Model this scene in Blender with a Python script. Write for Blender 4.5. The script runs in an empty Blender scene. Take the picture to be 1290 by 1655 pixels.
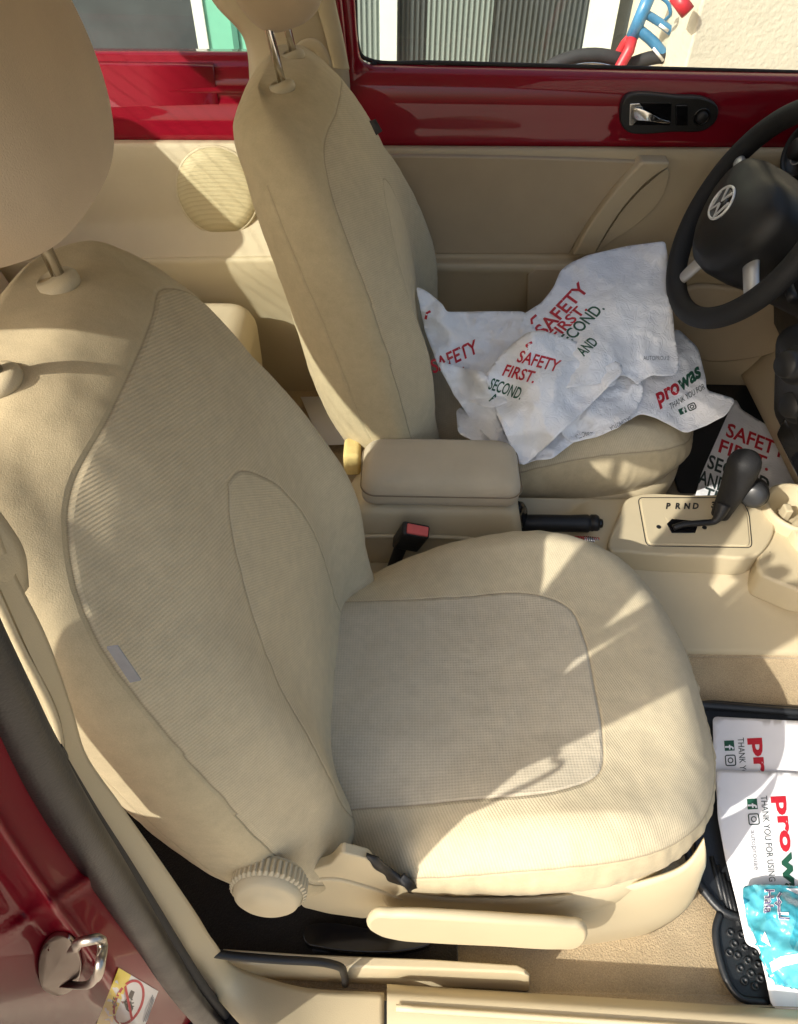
import bpy, bmesh, math, random
import numpy as np
from mathutils import Vector, noise
random.seed(7)
R_ = math.radians
SC = bpy.context.scene
# ---------------------------------------------------------------- camera
CAM = np.array([0.07, -0.53, 1.46]); PITCH = R_(47.2); ROLL = R_(1.0); FPX = 1195.0; PW, PH = 1290.0, 1655.0
_F = np.array([0, math.cos(PITCH), -math.sin(PITCH)])
_U0 = np.array([0, math.sin(PITCH), math.cos(PITCH)]); _R0 = np.array([1.0, 0, 0])
_R = _R0*math.cos(ROLL) + _U0*math.sin(ROLL); _U = _U0*math.cos(ROLL) - _R0*math.sin(ROLL)
cam_d = bpy.data.cameras.new('camera'); cam = bpy.data.objects.new('camera', cam_d)
SC.collection.objects.link(cam); SC.camera = cam
from mathutils import Matrix
cam.matrix_world = Matrix(((_R[0], _U[0], -_F[0], CAM[0]), (_R[1], _U[1], -_F[1], CAM[1]), (_R[2], _U[2], -_F[2], CAM[2]), (0, 0, 0, 1)))
cam_d.sensor_fit = 'VERTICAL'; cam_d.sensor_height = 36; cam_d.sensor_width = 36; cam_d.lens = FPX/PH*36
cam_d.clip_start = 0.02; cam_d.clip_end = 500
# ---------------------------------------------------------------- world, sun, exposure
SUN_AZ = R_(37.5)      # direction of travel, from +x towards +y
SUN_EL = R_(37)
w = bpy.data.worlds.new('World'); SC.world = w; w.use_nodes = True
nt = w.node_tree; nt.nodes.clear()
wo = nt.nodes.new('ShaderNodeOutputWorld'); bg = nt.nodes.new('ShaderNodeBackground'); sk = nt.nodes.new('ShaderNodeTexSky')
sk.sky_type = 'NISHITA'; sk.sun_disc = False; sk.sun_elevation = SUN_EL
_sx, _sy = -math.cos(SUN_AZ), -math.sin(SUN_AZ)          # towards the sun
sk.sun_rotation = math.atan2(_sx, _sy)
sk.air_density = 1.3; sk.dust_density = 5.0; sk.ozone_density = 1.0
bg.inputs['Strength'].default_value = 0.15
nt.links.new(sk.outputs[0], bg.inputs[0]); nt.links.new(bg.outputs[0], wo.inputs[0])
sd = bpy.data.lights.new('sun', 'SUN'); sun = bpy.data.objects.new('sun', sd); SC.collection.objects.link(sun)
sd.energy = 3.3; sd.angle = R_(0.53); sd.color = (1.0, 0.955, 0.86)
sun.rotation_euler = Vector((-_sx*math.cos(SUN_EL), -_sy*math.cos(SUN_EL), -math.sin(SUN_EL))).to_track_quat('-Z', 'Y').to_euler()
SC.view_settings.view_transform = 'Standard'; SC.view_settings.look = 'None'; SC.view_settings.gamma = 1
SC.view_settings.exposure = 0.76
SC.cycles.max_bounces = 8; SC.cycles.diffuse_bounces = 5; SC.cycles.glossy_bounces = 4; SC.cycles.transparent_max_bounces = 12
SC.cycles.caustics_reflective = False; SC.cycles.caustics_refractive = False

# ---------------------------------------------------------------- helpers
def at(px, py, x=None, y=None, z=None):
    """world point seen at a photograph position on a plane of constant x, y or z"""
    d = _F + _R*((px-PW/2)/FPX) + _U*((PH/2-py)/FPX)
    t = (x-CAM[0])/d[0] if x is not None else ((y-CAM[1])/d[1] if y is not None else (z-CAM[2])/d[2])
    return CAM + d*t
def tag(o, label=None, cat=None, group=None, kind=None):
    if label: o['label'] = label
    if cat: o['category'] = cat
    if group: o['group'] = group
    if kind: o['kind'] = kind
    return o
def thing(name, label, cat, loc=(0, 0, 0), group=None):
    o = bpy.data.objects.new(name, None); SC.collection.objects.link(o); o.location = [float(v) for v in loc]; o.empty_display_size = .05
    return tag(o, label, cat, group)
def mesh(name, V, F, mat, parent=None, smooth=True, loc=None):
    me = bpy.data.meshes.new(name); me.from_pydata([tuple(float(c) for c in v) for v in V], [], [tuple(int(i) for i in f) for f in F]); me.validate(); me.update()
    o = bpy.data.objects.new(name, me); SC.collection.objects.link(o)
    if mat is not None: me.materials.append(mat)
    if smooth:
        for p in me.polygons: p.use_smooth = True
    if parent is not None:
        o.parent = parent
        pl = np.zeros(3); q = parent
        while q is not None: pl = pl+np.array(q.location); q = q.parent
        o.location = [float(-c) for c in pl]     # all coordinates are written in world space
    return o
def fix_normals(o):
    bm = bmesh.new(); bm.from_mesh(o.data); bmesh.ops.remove_doubles(bm, verts=bm.verts, dist=1e-6); bmesh.ops.recalc_face_normals(bm, faces=bm.faces); bm.to_mesh(o.data); bm.free(); return o
def mods(o, bevel=0, seg=3, subsurf=0, solid=0, offset=-1, angle=35, wn=False):
    if solid:
        m = o.modifiers.new('solid', 'SOLIDIFY'); m.thickness = solid; m.offset = offset
    if bevel:
        m = o.modifiers.new('bevel', 'BEVEL'); m.width = bevel; m.segments = seg; m.limit_method = 'ANGLE'; m.angle_limit = R_(angle)
    if subsurf:
        m = o.modifiers.new('sub', 'SUBSURF'); m.levels = subsurf; m.render_levels = subsurf
    if wn:
        m = o.modifiers.new('wn', 'WEIGHTED_NORMAL'); m.keep_sharp = True
    return o
def pch(xs, ys):
    """smooth monotone-ish cubic interpolation of a table; returns a function"""
    xs = np.array(xs, float); ys = np.array(ys, float)
    h = np.diff(xs); dl = ((ys[1:].T-ys[:-1].T)/h).T
    m = np.zeros_like(ys); m[0] = dl[0]; m[-1] = dl[-1]
    for i in range(1, len(xs)-1):
        a, b = dl[i-1], dl[i]
        wgt = (h[i-1]*b+h[i]*a)/(h[i-1]+h[i])
        m[i] = wgt
    def f(x):
        x = min(max(x, xs[0]), xs[-1]); i = min(int(np.searchsorted(xs, x, 'right')-1), len(xs)-2)
        t = (x-xs[i])/h[i]; t2 = t*t; t3 = t2*t
        return (2*t3-3*t2+1)*ys[i]+(t3-2*t2+t)*h[i]*m[i]+(-2*t3+3*t2)*ys[i+1]+(t3-t2)*h[i]*m[i+1]
    return f
def spl(P, n, closed=False):
    """dense smooth polyline through 3D/2D points"""
    P = [np.array(p, float) for p in P]
    if closed: P = P+[P[0]]
    d = [0]
    for a, b in zip(P[:-1], P[1:]): d.append(d[-1]+max(np.linalg.norm(b-a), 1e-6)**.75)
    if closed:
        k = 3
        Q = P[-1-k:-1]+P+P[1:1+k]; dd = [x-d[-1] for x in d[-1-k:-1]]+d+[x+d[-1] for x in d[1:1+k]]
        f = pch(dd, Q); return [f(t) for t in np.linspace(0, d[-1], n, endpoint=False)]
    f = pch(d, P); return [f(t) for t in np.linspace(0, d[-1], n)]
def grid(name, fn, ns, nt_, mat, parent=None, smooth=True, closed_s=False, closed_t=False, uv=True, attr=None):
    V = []; A = []
    for i in range(ns):
        for j in range(nt_):
            s = i/(ns-(0 if closed_s else 1)); t = j/(nt_-(0 if closed_t else 1))
            V.append(fn(s, t)); A.append((s, t))
    F = []
    for i in range(ns if closed_s else ns-1):
        for j in range(nt_ if closed_t else nt_-1):
            a = i*nt_+j; b = ((i+1) % ns)*nt_+j; c = ((i+1) % ns)*nt_+(j+1) % nt_; d = i*nt_+(j+1) % nt_
            F.append((a, b, c, d))
    return mesh(name, V, F, mat, parent, smooth)
def setattr_f(o, name, vals):
    a = o.data.attributes.new(name, 'FLOAT', 'POINT'); a.data.foreach_set('value', [float(v) for v in vals])
def setattr_v(o, name, vals):
    a = o.data.attributes.new(name, 'FLOAT_VECTOR', 'POINT'); a.data.foreach_set('vector', [float(c) for v in vals for c in v])
def loft(name, secs, mat, parent=None, caps=True, smooth=True):
    n = len(secs[0]); V = [p for s in secs for p in s]; F = []
    for i in range(len(secs)-1):
        for j in range(n):
            F.append((i*n+j, (i+1)*n+j, (i+1)*n+(j+1) % n, i*n+(j+1) % n))
    if caps:
        F.append(tuple(range(n))[::-1]); F.append(tuple((len(secs)-1)*n+j for j in range(n)))
    return fix_normals(mesh(name, V, F, mat, parent, smooth))
def frames(P):
    P = [np.array(p, float) for p in P]; T = []
    for i in range(len(P)):
        a = P[max(i-1, 0)]; b = P[min(i+1, len(P)-1)]; t = b-a; T.append(t/ (np.linalg.norm(t)+1e-12))
    up = np.array([0, 0, 1.0]) if abs(T[0][2]) < .9 else np.array([1.0, 0, 0])
    N = []; n = up-T[0]*np.dot(up, T[0]); n /= np.linalg.norm(n)
    for t in T:
        n = n-t*np.dot(n, t); n /= (np.linalg.norm(n)+1e-12); N.append((n.copy(), np.cross(t, n)))
    return P, T, N
def tube(name, P, r, mat, parent=None, n=12, flat=1.0, closed=False, caps=True):
    P, T, N = frames(P); rr = r if hasattr(r, '__len__') else [r]*len(P); secs = []
    for p, (a, b), q in zip(P, N, rr):
        secs.append([p+a*math.cos(2*math.pi*k/n)*q+b*math.sin(2*math.pi*k/n)*q*flat for k in range(n)])
    if closed: secs.append(secs[0]); caps = False
    return loft(name, secs, mat, parent, caps)
def ring(c, ax1, ax2, R, r, name, mat, parent=None, n=96, m=16, flat=1.0, a0=0, a1=2*math.pi):
    c = np.array(c, float); ax1 = np.array(ax1, float); ax2 = np.array(ax2, float); nz = np.cross(ax1, ax2); secs = []
    full = abs(a1-a0-2*math.pi) < 1e-6
    for i in range(n+1):
        a = a0+(a1-a0)*i/n; d = ax1*math.cos(a)+ax2*math.sin(a); p = c+d*R
        secs.append([p+d*math.cos(2*math.pi*k/m)*r+nz*math.sin(2*math.pi*k/m)*r*flat for k in range(m)])
    return loft(name, secs, mat, parent, caps=not full)
def rev(name, prof, c, axis, mat, parent=None, n=40, closed=False):
    """revolve (r,h) profile around axis at c"""
    c = np.array(c, float); axis = np.array(axis, float); axis /= np.linalg.norm(axis)
    a = np.cross(axis, [0.3, 1, .2]); a /= np.linalg.norm(a); b = np.cross(axis, a); V = []; F = []; m = len(prof)
    for k in range(n):
        t = 2*math.pi*k/n; d = a*math.cos(t)+b*math.sin(t)
        for (r, h) in prof: V.append(c+d*r+axis*h)
    for k in range(n):
        for j in range(m-1):
            F.append((k*m+j, ((k+1) % n)*m+j, ((k+1) % n)*m+j+1, k*m+j+1))
    o = fix_normals(mesh(name, V, F, mat, parent)); mods(o, wn=False)
    return o
def prism(name, poly, ext, mat, parent=None, bevel=.003, seg=3, smooth=True):
    """extrude a planar 3D polygon by vector ext"""
    poly = [np.array(p, float) for p in poly]; ext = np.array(ext, float); n = len(poly)
    V = poly+[p+ext for p in poly]; F = [tuple(range(n))[::-1], tuple(range(n, 2*n))]+[(i, (i+1) % n, n+(i+1) % n, n+i) for i in range(n)]
    o = fix_normals(mesh(name, V, F, mat, parent, smooth))
    return mods(o, bevel=bevel, seg=seg, wn=True) if bevel else o
def box(name, c, s, mat, parent=None, bevel=.003, rot=None, seg=3):
    c = np.array(c, float); hx, hy, hz = s[0]/2, s[1]/2, s[2]/2
    M = np.array(rot) if rot is not None else np.eye(3)
    pts = [c+M@np.array(p) for p in ((-hx, -hy, -hz), (hx, -hy, -hz), (hx, hy, -hz), (-hx, hy, -hz))]
    return prism(name, pts, M@np.array([0, 0, 2*hz]), mat, parent, bevel, seg)
def rotm(ax, deg):
    return np.array(Matrix.Rotation(R_(deg), 3, ax))
def fbm(p, sc, oct=3):
    return noise.fractal(Vector((p[0]*sc, p[1]*sc, p[2]*sc)), 0.7, 2.0, oct)

# ---------------------------------------------------------------- materials
def nodes(name):
    m = bpy.data.materials.new(name); m.use_nodes = True; t = m.node_tree; b = t.nodes['Principled BSDF']; return m, t, b
def N(t, typ, **kw):
    n = t.nodes.new(typ)
    for k, v in kw.items():
        if k.startswith('i_'):
            key = k[2:].replace('_', ' ')
            n.inputs[int(key) if key.isdigit() else key].default_value = v
        else: setattr(n, k, v)
    return n
def math_(t, op, a, b=None, clamp=False):
    n = t.nodes.new('ShaderNodeMath'); n.operation = op; n.use_clamp = clamp
    for i, v in enumerate((a, b)):
        if v is None: continue
        if isinstance(v, (int, float)): n.inputs[i].default_value = v
        else: t.links.new(v, n.inputs[i])
    return n.outputs[0]
def mixc(t, fac, a, b, mode='MIX'):
    n = t.nodes.new('ShaderNodeMix'); n.data_type = 'RGBA'; n.blend_type = mode
    for sock, v in ((n.inputs[0], fac), (n.inputs[6], a), (n.inputs[7], b)):
        if isinstance(v, (int, float)): sock.default_value = v
        elif isinstance(v, tuple): sock.default_value = (v[0], v[1], v[2], 1)
        else: t.links.new(v, sock)
    return n.outputs[2]
def plain(name, col, rough=.5, metal=0, spec=.5, var=.06, vs=12, bump=0, bs=200, coat=0, coatr=.03, sheen=0):
    m, t, b = nodes(name)
    b.inputs['Roughness'].default_value = rough; b.inputs['Metallic'].default_value = metal
    b.inputs['Specular IOR Level'].default_value = spec; b.inputs['Coat Weight'].default_value = coat; b.inputs['Coat Roughness'].default_value = coatr
    b.inputs['Sheen Weight'].default_value = sheen; b.inputs['Sheen Roughness'].default_value = .5
    tc = N(t, 'ShaderNodeTexCoord'); nz = N(t, 'ShaderNodeTexNoise', i_Scale=vs, i_Detail=4.0, i_Roughness=.6)
    t.links.new(tc.outputs['Object'], nz.inputs['Vector'])
    mr = N(t, 'ShaderNodeMapRange', i_From_Min=.3, i_From_Max=.7, i_To_Min=1-var, i_To_Max=1+var); t.links.new(nz.outputs[0], mr.inputs[0])
    hs = N(t, 'ShaderNodeHueSaturation'); hs.inputs['Color'].default_value = (*col, 1); t.links.new(mr.outputs[0], hs.inputs['Value'])
    t.links.new(hs.outputs[0], b.inputs['Base Color'])
    if rough < .95 and var:
        r2 = N(t, 'ShaderNodeMapRange', i_From_Min=.3, i_From_Max=.7, i_To_Min=max(rough-.06, 0), i_To_Max=rough+.06); t.links.new(nz.outputs[0], r2.inputs[0]); t.links.new(r2.outputs[0], b.inputs['Roughness'])
    if bump:
        n2 = N(t, 'ShaderNodeTexNoise', i_Scale=bs, i_Detail=3.0); t.links.new(tc.outputs['Object'], n2.inputs['Vector'])
        bp = N(t, 'ShaderNodeBump', i_Strength=1.0, i_Distance=bump); t.links.new(n2.outputs[0], bp.inputs['Height']); t.links.new(bp.outputs[0], b.inputs['Normal'])
    return m
CREAM = (.56, .455, .295)
def fabric(name, col, col2, kind='rib', insert=True):
    """seat cloth: attribute 'cloth_position' (metres across / along), 'sd1' distance to the outer seam, 'sd2' second seam, 'sd3' insert outline (>0 inside)"""
    m, t, b = nodes(name); b.inputs['Roughness'].default_value = .92; b.inputs['Specular IOR Level'].default_value = .15
    b.inputs['Sheen Weight'].default_value = .06; b.inputs['Sheen Roughness'].default_value = .6
    uv = N(t, 'ShaderNodeAttribute', attribute_name='cloth_position'); s1 = N(t, 'ShaderNodeAttribute', attribute_name='sd1').outputs['Fac']
    s2 = N(t, 'ShaderNodeAttribute', attribute_name='sd2').outputs['Fac']; s3 = N(t, 'ShaderNodeAttribute', attribute_name='sd3').outputs['Fac']
    tc = N(t, 'ShaderNodeTexCoord')
    sep = N(t, 'ShaderNodeSeparateXYZ'); t.links.new(uv.outputs['Vector'], sep.inputs[0]); U, V = sep.outputs[0], sep.outputs[1]
    # outer weave: fine slanted ribs
    a = math_(t, 'ADD', math_(t, 'MULTIPLY', U, 800.0), math_(t, 'MULTIPLY', V, 1850.0))
    rib = math_(t, 'MULTIPLY', math_(t, 'ADD', math_(t, 'SINE', a), 1.0), .5)
    cr = math_(t, 'MULTIPLY', math_(t, 'ADD', math_(t, 'SINE', math_(t, 'MULTIPLY', V, 2600.0)), 1.0), .5)
    rib = math_(t, 'ADD', math_(t, 'MULTIPLY', rib, .8), math_(t, 'MULTIPLY', cr, .0))
    # insert weave: rows of small cells
    cu = math_(t, 'SINE', math_(t, 'MULTIPLY', U, 1700.0)); cv = math_(t, 'SINE', math_(t, 'MULTIPLY', V, 1700.0))
    cell = math_(t, 'MULTIPLY', math_(t, 'ADD', math_(t, 'MULTIPLY', cu, cv), 1.0), .5) if kind != 'grid' else math_(t, 'MULTIPLY', math_(t, 'ADD', math_(t, 'MULTIPLY', math_(t, 'ADD', cu, cv), .5), 1.0), .5)
    front = math_(t, 'GREATER_THAN', s1, 0.0); ins = math_(t, 'MULTIPLY', math_(t, 'GREATER_THAN', s3, 0.0), front)
    # height and colour
    nz = N(t, 'ShaderNodeTexNoise', i_Scale=900.0, i_Detail=2.0); t.links.new(tc.outputs['Object'], nz.inputs['Vector'])
    n5 = N(t, 'ShaderNodeTexNoise', i_Scale=9.0, i_Detail=5.0, i_Roughness=.65); t.links.new(tc.outputs['Object'], n5.inputs['Vector'])
    n6 = N(t, 'ShaderNodeTexNoise', i_Scale=60.0, i_Detail=4.0, i_Roughness=.7); t.links.new(tc.outputs['Object'], n6.inputs['Vector'])
    mx = N(t, 'ShaderNodeMix'); mx.data_type = 'FLOAT'; t.links.new(ins, mx.inputs[0]); t.links.new(rib, mx.inputs[2]); t.links.new(cell, mx.inputs[3])
    weave = mx.outputs[0]
    hgt = math_(t, 'ADD', math_(t, 'MULTIPLY', weave, front), math_(t, 'MULTIPLY', nz.outputs[0], .8))
    def line(s, wd): return math_(t, 'SUBTRACT', 1.0, math_(t, 'DIVIDE', math_(t, 'ABSOLUTE', s), wd), clamp=True)
    seam = math_(t, 'MAXIMUM', math_(t, 'MAXIMUM', line(s1, .0016), line(s2, .0014)), math_(t, 'MULTIPLY', line(s3, .0016), front))
    base = mixc(t, ins, col, col2)
    base = mixc(t, math_(t, 'MULTIPLY', math_(t, 'SUBTRACT', 1.0, front), 1.0), base, (col[0]*.93, col[1]*.91, col[2]*.86))
    v1 = N(t, 'ShaderNodeMapRange', i_From_Min=.3, i_From_Max=.7, i_To_Min=.95, i_To_Max=1.04); t.links.new(n5.outputs[0], v1.inputs[0])
    v2 = N(t, 'ShaderNodeMapRange', i_From_Min=.3, i_From_Max=.7, i_To_Min=.93, i_To_Max=1.06); t.links.new(n6.outputs[0], v2.inputs[0])
    v3 = math_(t, 'ADD', .88, math_(t, 'MULTIPLY', math_(t, 'MULTIPLY', weave, front), .17))
    v3 = math_(t, 'ADD', v3, math_(t, 'MULTIPLY', math_(t, 'SUBTRACT', 1.0, front), .09))
    v4 = N(t, 'ShaderNodeMapRange', i_From_Min=.25, i_From_Max=.75, i_To_Min=.92, i_To_Max=1.08); t.links.new(nz.outputs[0], v4.inputs[0])
    val = math_(t, 'MULTIPLY', math_(t, 'MULTIPLY', math_(t, 'MULTIPLY', v1.outputs[0], v2.outputs[0]), v3), v4.outputs[0])
    hs = N(t, 'ShaderNodeHueSaturation'); t.links.new(base, hs.inputs['Color']); t.links.new(val, hs.inputs['Value'])
    st_ = math_(t, 'ADD', .5, math_(t, 'MULTIPLY', math_(t, 'SINE', math_(t, 'MULTIPLY', math_(t, 'ADD', U, V), 2600.0)), .12))
    fin = mixc(t, math_(t, 'MULTIPLY', seam, st_), hs.outputs[0], (.16, .12, .075))
    t.links.new(fin, b.inputs['Base Color'])
    b1 = N(t, 'ShaderNodeBump', i_Strength=.6, i_Distance=.0005); t.links.new(hgt, b1.inputs['Height'])
    b2 = N(t, 'ShaderNodeBump', i_Strength=.8, i_Distance=.0018, invert=True)
    wide = math_(t, 'MAXIMUM', math_(t, 'MAXIMUM', line(s1, .004), line(s2, .003)), math_(t, 'MULTIPLY', line(s3, .0035), front)); t.links.new(wide, b2.inputs['Height']); t.links.new(b1.outputs[0], b2.inputs['Normal'])
    t.links.new(b2.outputs[0], b.inputs['Normal'])
    return m
M = {}
M['seat'] = fabric('seat_fabric', (.575, .485, .32), (.595, .505, .335))
M['seat_cushion'] = fabric('cushion_fabric', (.56, .48, .33), (.515, .455, .345), kind='grid')
M['suede'] = plain('headrest_cloth', (.50, .395, .265), .95, spec=.1, var=.04, vs=25, bump=.0004, bs=900, sheen=.2)
M['vinyl'] = plain('cream_vinyl', (.53, .45, .31), .55, spec=.3, var=.03, vs=15, bump=.0004, bs=700)
M['plastic'] = plain('cream_plastic', (.52, .44, .29), .5, spec=.35, var=.03, vs=9, bump=.00025, bs=900)
M['doorcard'] = plain('door_panel_plastic', (.48, .39, .255), .5, spec=.35, var=.04, vs=7, bump=.0003, bs=800)
M['doorcloth'] = plain('door_panel_cloth', (.43, .345, .235), .85, spec=.15, var=.05, vs=7, bump=.0003, bs=900)
M['armcloth'] = plain('armrest_cloth', (.50, .42, .30), .9, spec=.15, var=.05, vs=20, bump=.0005, bs=800, sheen=.2)
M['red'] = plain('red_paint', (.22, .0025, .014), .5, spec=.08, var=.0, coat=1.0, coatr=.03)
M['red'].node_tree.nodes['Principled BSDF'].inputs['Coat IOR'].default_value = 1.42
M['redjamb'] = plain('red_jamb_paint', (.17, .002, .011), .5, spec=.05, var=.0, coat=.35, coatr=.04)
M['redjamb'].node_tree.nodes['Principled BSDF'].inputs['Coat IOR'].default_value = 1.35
M['black'] = plain('black_plastic', (.012, .012, .013), .45, spec=.4, var=.1, vs=20, bump=.0003, bs=700)
M['blacksoft'] = plain('black_leather', (.016, .016, .017), .62, spec=.3, var=.12, vs=30, bump=.0006, bs=500)
M['gloss_black'] = plain('gloss_black', (.006, .006, .007), .12, spec=.5, var=0)
M['rubber'] = plain('rubber', (.03, .03, .032), .7, spec=.3, var=.15, vs=30, bump=.0003, bs=400)
M['matrubber'] = plain('mat_rubber', (.016, .018, .021), .42, spec=.5, var=.2, vs=14, bump=.0004, bs=300)
M['weather'] = plain('weatherstrip_rubber', (.009, .009, .011), .42, spec=.4, var=.15, vs=20, bump=.0003, bs=500)
M['chrome'] = plain('chrome', (.80, .78, .74), .16, metal=1, var=.03)
M['silver'] = plain('silver_paint', (.62, .62, .62), .38, metal=.6, var=.03)
M['steel'] = plain('steel', (.42, .38, .33), .34, metal=1, var=.12, vs=60)
M['redbtn'] = plain('red_button', (.62, .10, .08), .4, var=.06, vs=80)
M['emblem'] = plain('emblem_silver', (.75, .75, .74), .35, metal=.35, var=.02)
M['seam'] = plain('seam_thread', (.22, .17, .11), .9, var=0)
def carpet(name, col):
    m, t, b = nodes(name); b.inputs['Roughness'].default_value = 1; b.inputs['Specular IOR Level'].default_value = .05; b.inputs['Sheen Weight'].default_value = .3
    tc = N(t, 'ShaderNodeTexCoord'); a = N(t, 'ShaderNodeTexNoise', i_Scale=520.0, i_Detail=5.0, i_Roughness=.85); c = N(t, 'ShaderNodeTexNoise', i_Scale=14.0, i_Detail=5.0)
    v = N(t, 'ShaderNodeTexVoronoi', i_Scale=380.0)
    for n in (a, c, v): t.links.new(tc.outputs['Object'], n.inputs['Vector'])
    r = N(t, 'ShaderNodeMapRange', i_From_Min=.3, i_From_Max=.7, i_To_Min=.6, i_To_Max=1.35); t.links.new(a.outputs[0], r.inputs[0])
    r2 = N(t, 'ShaderNodeMapRange', i_From_Min=.3, i_From_Max=.7, i_To_Min=.85, i_To_Max=1.12); t.links.new(c.outputs[0], r2.inputs[0])
    hs = N(t, 'ShaderNodeHueSaturation'); hs.inputs['Color'].default_value = (*col, 1); t.links.new(math_(t, 'MULTIPLY', r.outputs[0], r2.outputs[0]), hs.inputs['Value']); t.links.new(hs.outputs[0], b.inputs['Base Color'])
    bp = N(t, 'ShaderNodeBump', i_Strength=.6, i_Distance=.0018); t.links.new(math_(t, 'ADD', a.outputs[0], v.outputs[0]), bp.inputs['Height']); t.links.new(bp.outputs[0], b.inputs['Normal'])
    return m
M['carpet'] = carpet('beige_carpet', (.42, .325, .20))
M['seat_shade'] = carpet('painted_shade', (.022, .018, .014))  # near-black tone, paints the shade under the passenger seat
def glass(name, tint=(.9, .95, .93), gl=.07):
    m = bpy.data.materials.new(name); m.use_nodes = True; t = m.node_tree; t.nodes.clear()
    o = N(t, 'ShaderNodeOutputMaterial'); tr = N(t, 'ShaderNodeBsdfTransparent'); g = N(t, 'ShaderNodeBsdfGlossy', i_Roughness=.02); fr = N(t, 'ShaderNodeFresnel', i_IOR=1.45); mx = N(t, 'ShaderNodeMixShader')
    tr.inputs[0].default_value = (*tint, 1); t.links.new(fr.outputs[0], mx.inputs[0]); t.links.new(tr.outputs[0], mx.inputs[1]); t.links.new(g.outputs[0], mx.inputs[2]); t.links.new(mx.outputs[0], o.inputs[0]); return m
M['glass'] = glass('window_glass')

def rpoly(P, r, n=6):
    """polygon with rounded corners (2D)"""
    out = []; P = [np.array(p, float) for p in P]
    for i, p in enumerate(P):
        a = P[i-1]; b = P[(i+1) % len(P)]; da = (a-p); db = (b-p); la, lb = np.linalg.norm(da), np.linalg.norm(db); q = min(r, la*.45, lb*.45)
        s0 = p+da/la*q; s1 = p+db/lb*q
        for k in range(n+1): t = k/n; out.append(s0*(1-t)**2+p*2*t*(1-t)+s1*t*t)
    return out
# ---------------------------------------------------------------- seats
REC = R_(24)
def poly_sd(u, v, P):
    """signed distance to closed polygon, >0 inside"""
    P = np.asarray(P); Q = np.roll(P, -1, 0); p = np.array([u, v]); e = Q-P; w_ = p-P
    tt = np.clip((w_*e).sum(1)/((e*e).sum(1)+1e-12), 0, 1); d = np.sqrt((((w_-e*tt[:, None]))**2).sum(1)).min()
    c = ((P[:, 1] > v) != (Q[:, 1] > v)); xx = P[:, 0]+(v-P[:, 1])/np.where(np.abs(e[:, 1]) < 1e-9, 1e-9, e[:, 1])*e[:, 0]
    return d if (c & (u < xx)).sum() % 2 else -d
fB = pch([-.12, -.07, -.03, .03, .12, .22, .32, .40, .45, .49, .53, .56, .585], [.234, .254, .267, .274, .276, .271, .261, .250, .236, .216, .194, .170, .13])
fWc = pch([-.12, 0, .1, .2, .3, .38, .44, .48, .52, .555, .585], [-.03, -.012, .018, .045, .064, .069, .066, .060, .047, .022, -.02])
fWr = pch([-.12, -.06, .05, .16, .26, .4, .5, .56, .585], [-.12, -.165, -.19, -.18, -.155, -.125, -.105, -.09, -.07])
fHb = pch([-.12, -.06, .0, .06, .12, .2, .3, .38, .44, .585], [.03, .036, .042, .048, .048, .036, .014, -.004, -.010, -.010])
def back_surface(v, th):
    B = fB(v); F0 = fWc(v); Wr = fWr(v); hb = fHb(v); mid = -.02 if v > .3 else -.02-.03*min(1, (.3-v)/.3)
    mid = (mid+Wr)*.5 if False else mid
    c, s = math.cos(th), math.sin(th); u = B*math.copysign(abs(c)**.80, c); e = abs(u)/B
    if s >= 0:
        bump = math.exp(-((e-.74)/.20)**2)*hb*((1.30 if u > 0 else .90) if hb > 0 else 1)
        w_ = mid+(F0+bump-mid)*abs(s)**.74
    else: w_ = mid+(Wr-mid)*abs(s)**.76
    return u, w_
def sl(w_, v0):
    return w_
vt = .505
leaf = []
fEs = pch([-.105, .2, .32, .40, .46, .585], [.955, .955, .945, .915, .885, .86])
_L = spl([(-.128, -.11), (-.132, .03), (-.132, .12), (-.117, .205), (-.088, .28), (-.058, .33), (-.028, .365), (0, .376)], 50)
leaf = [tuple(p) for p in spl([(-.172, -.11), (-.184, .03), (-.184, .12), (-.165, .20), (-.128, .28), (-.092, .33), (-.058, .363), (-.028, .376)], 50)]+[(-p[0]*.93-.028, p[1]) for p in _L[::-1][1:]]
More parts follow.
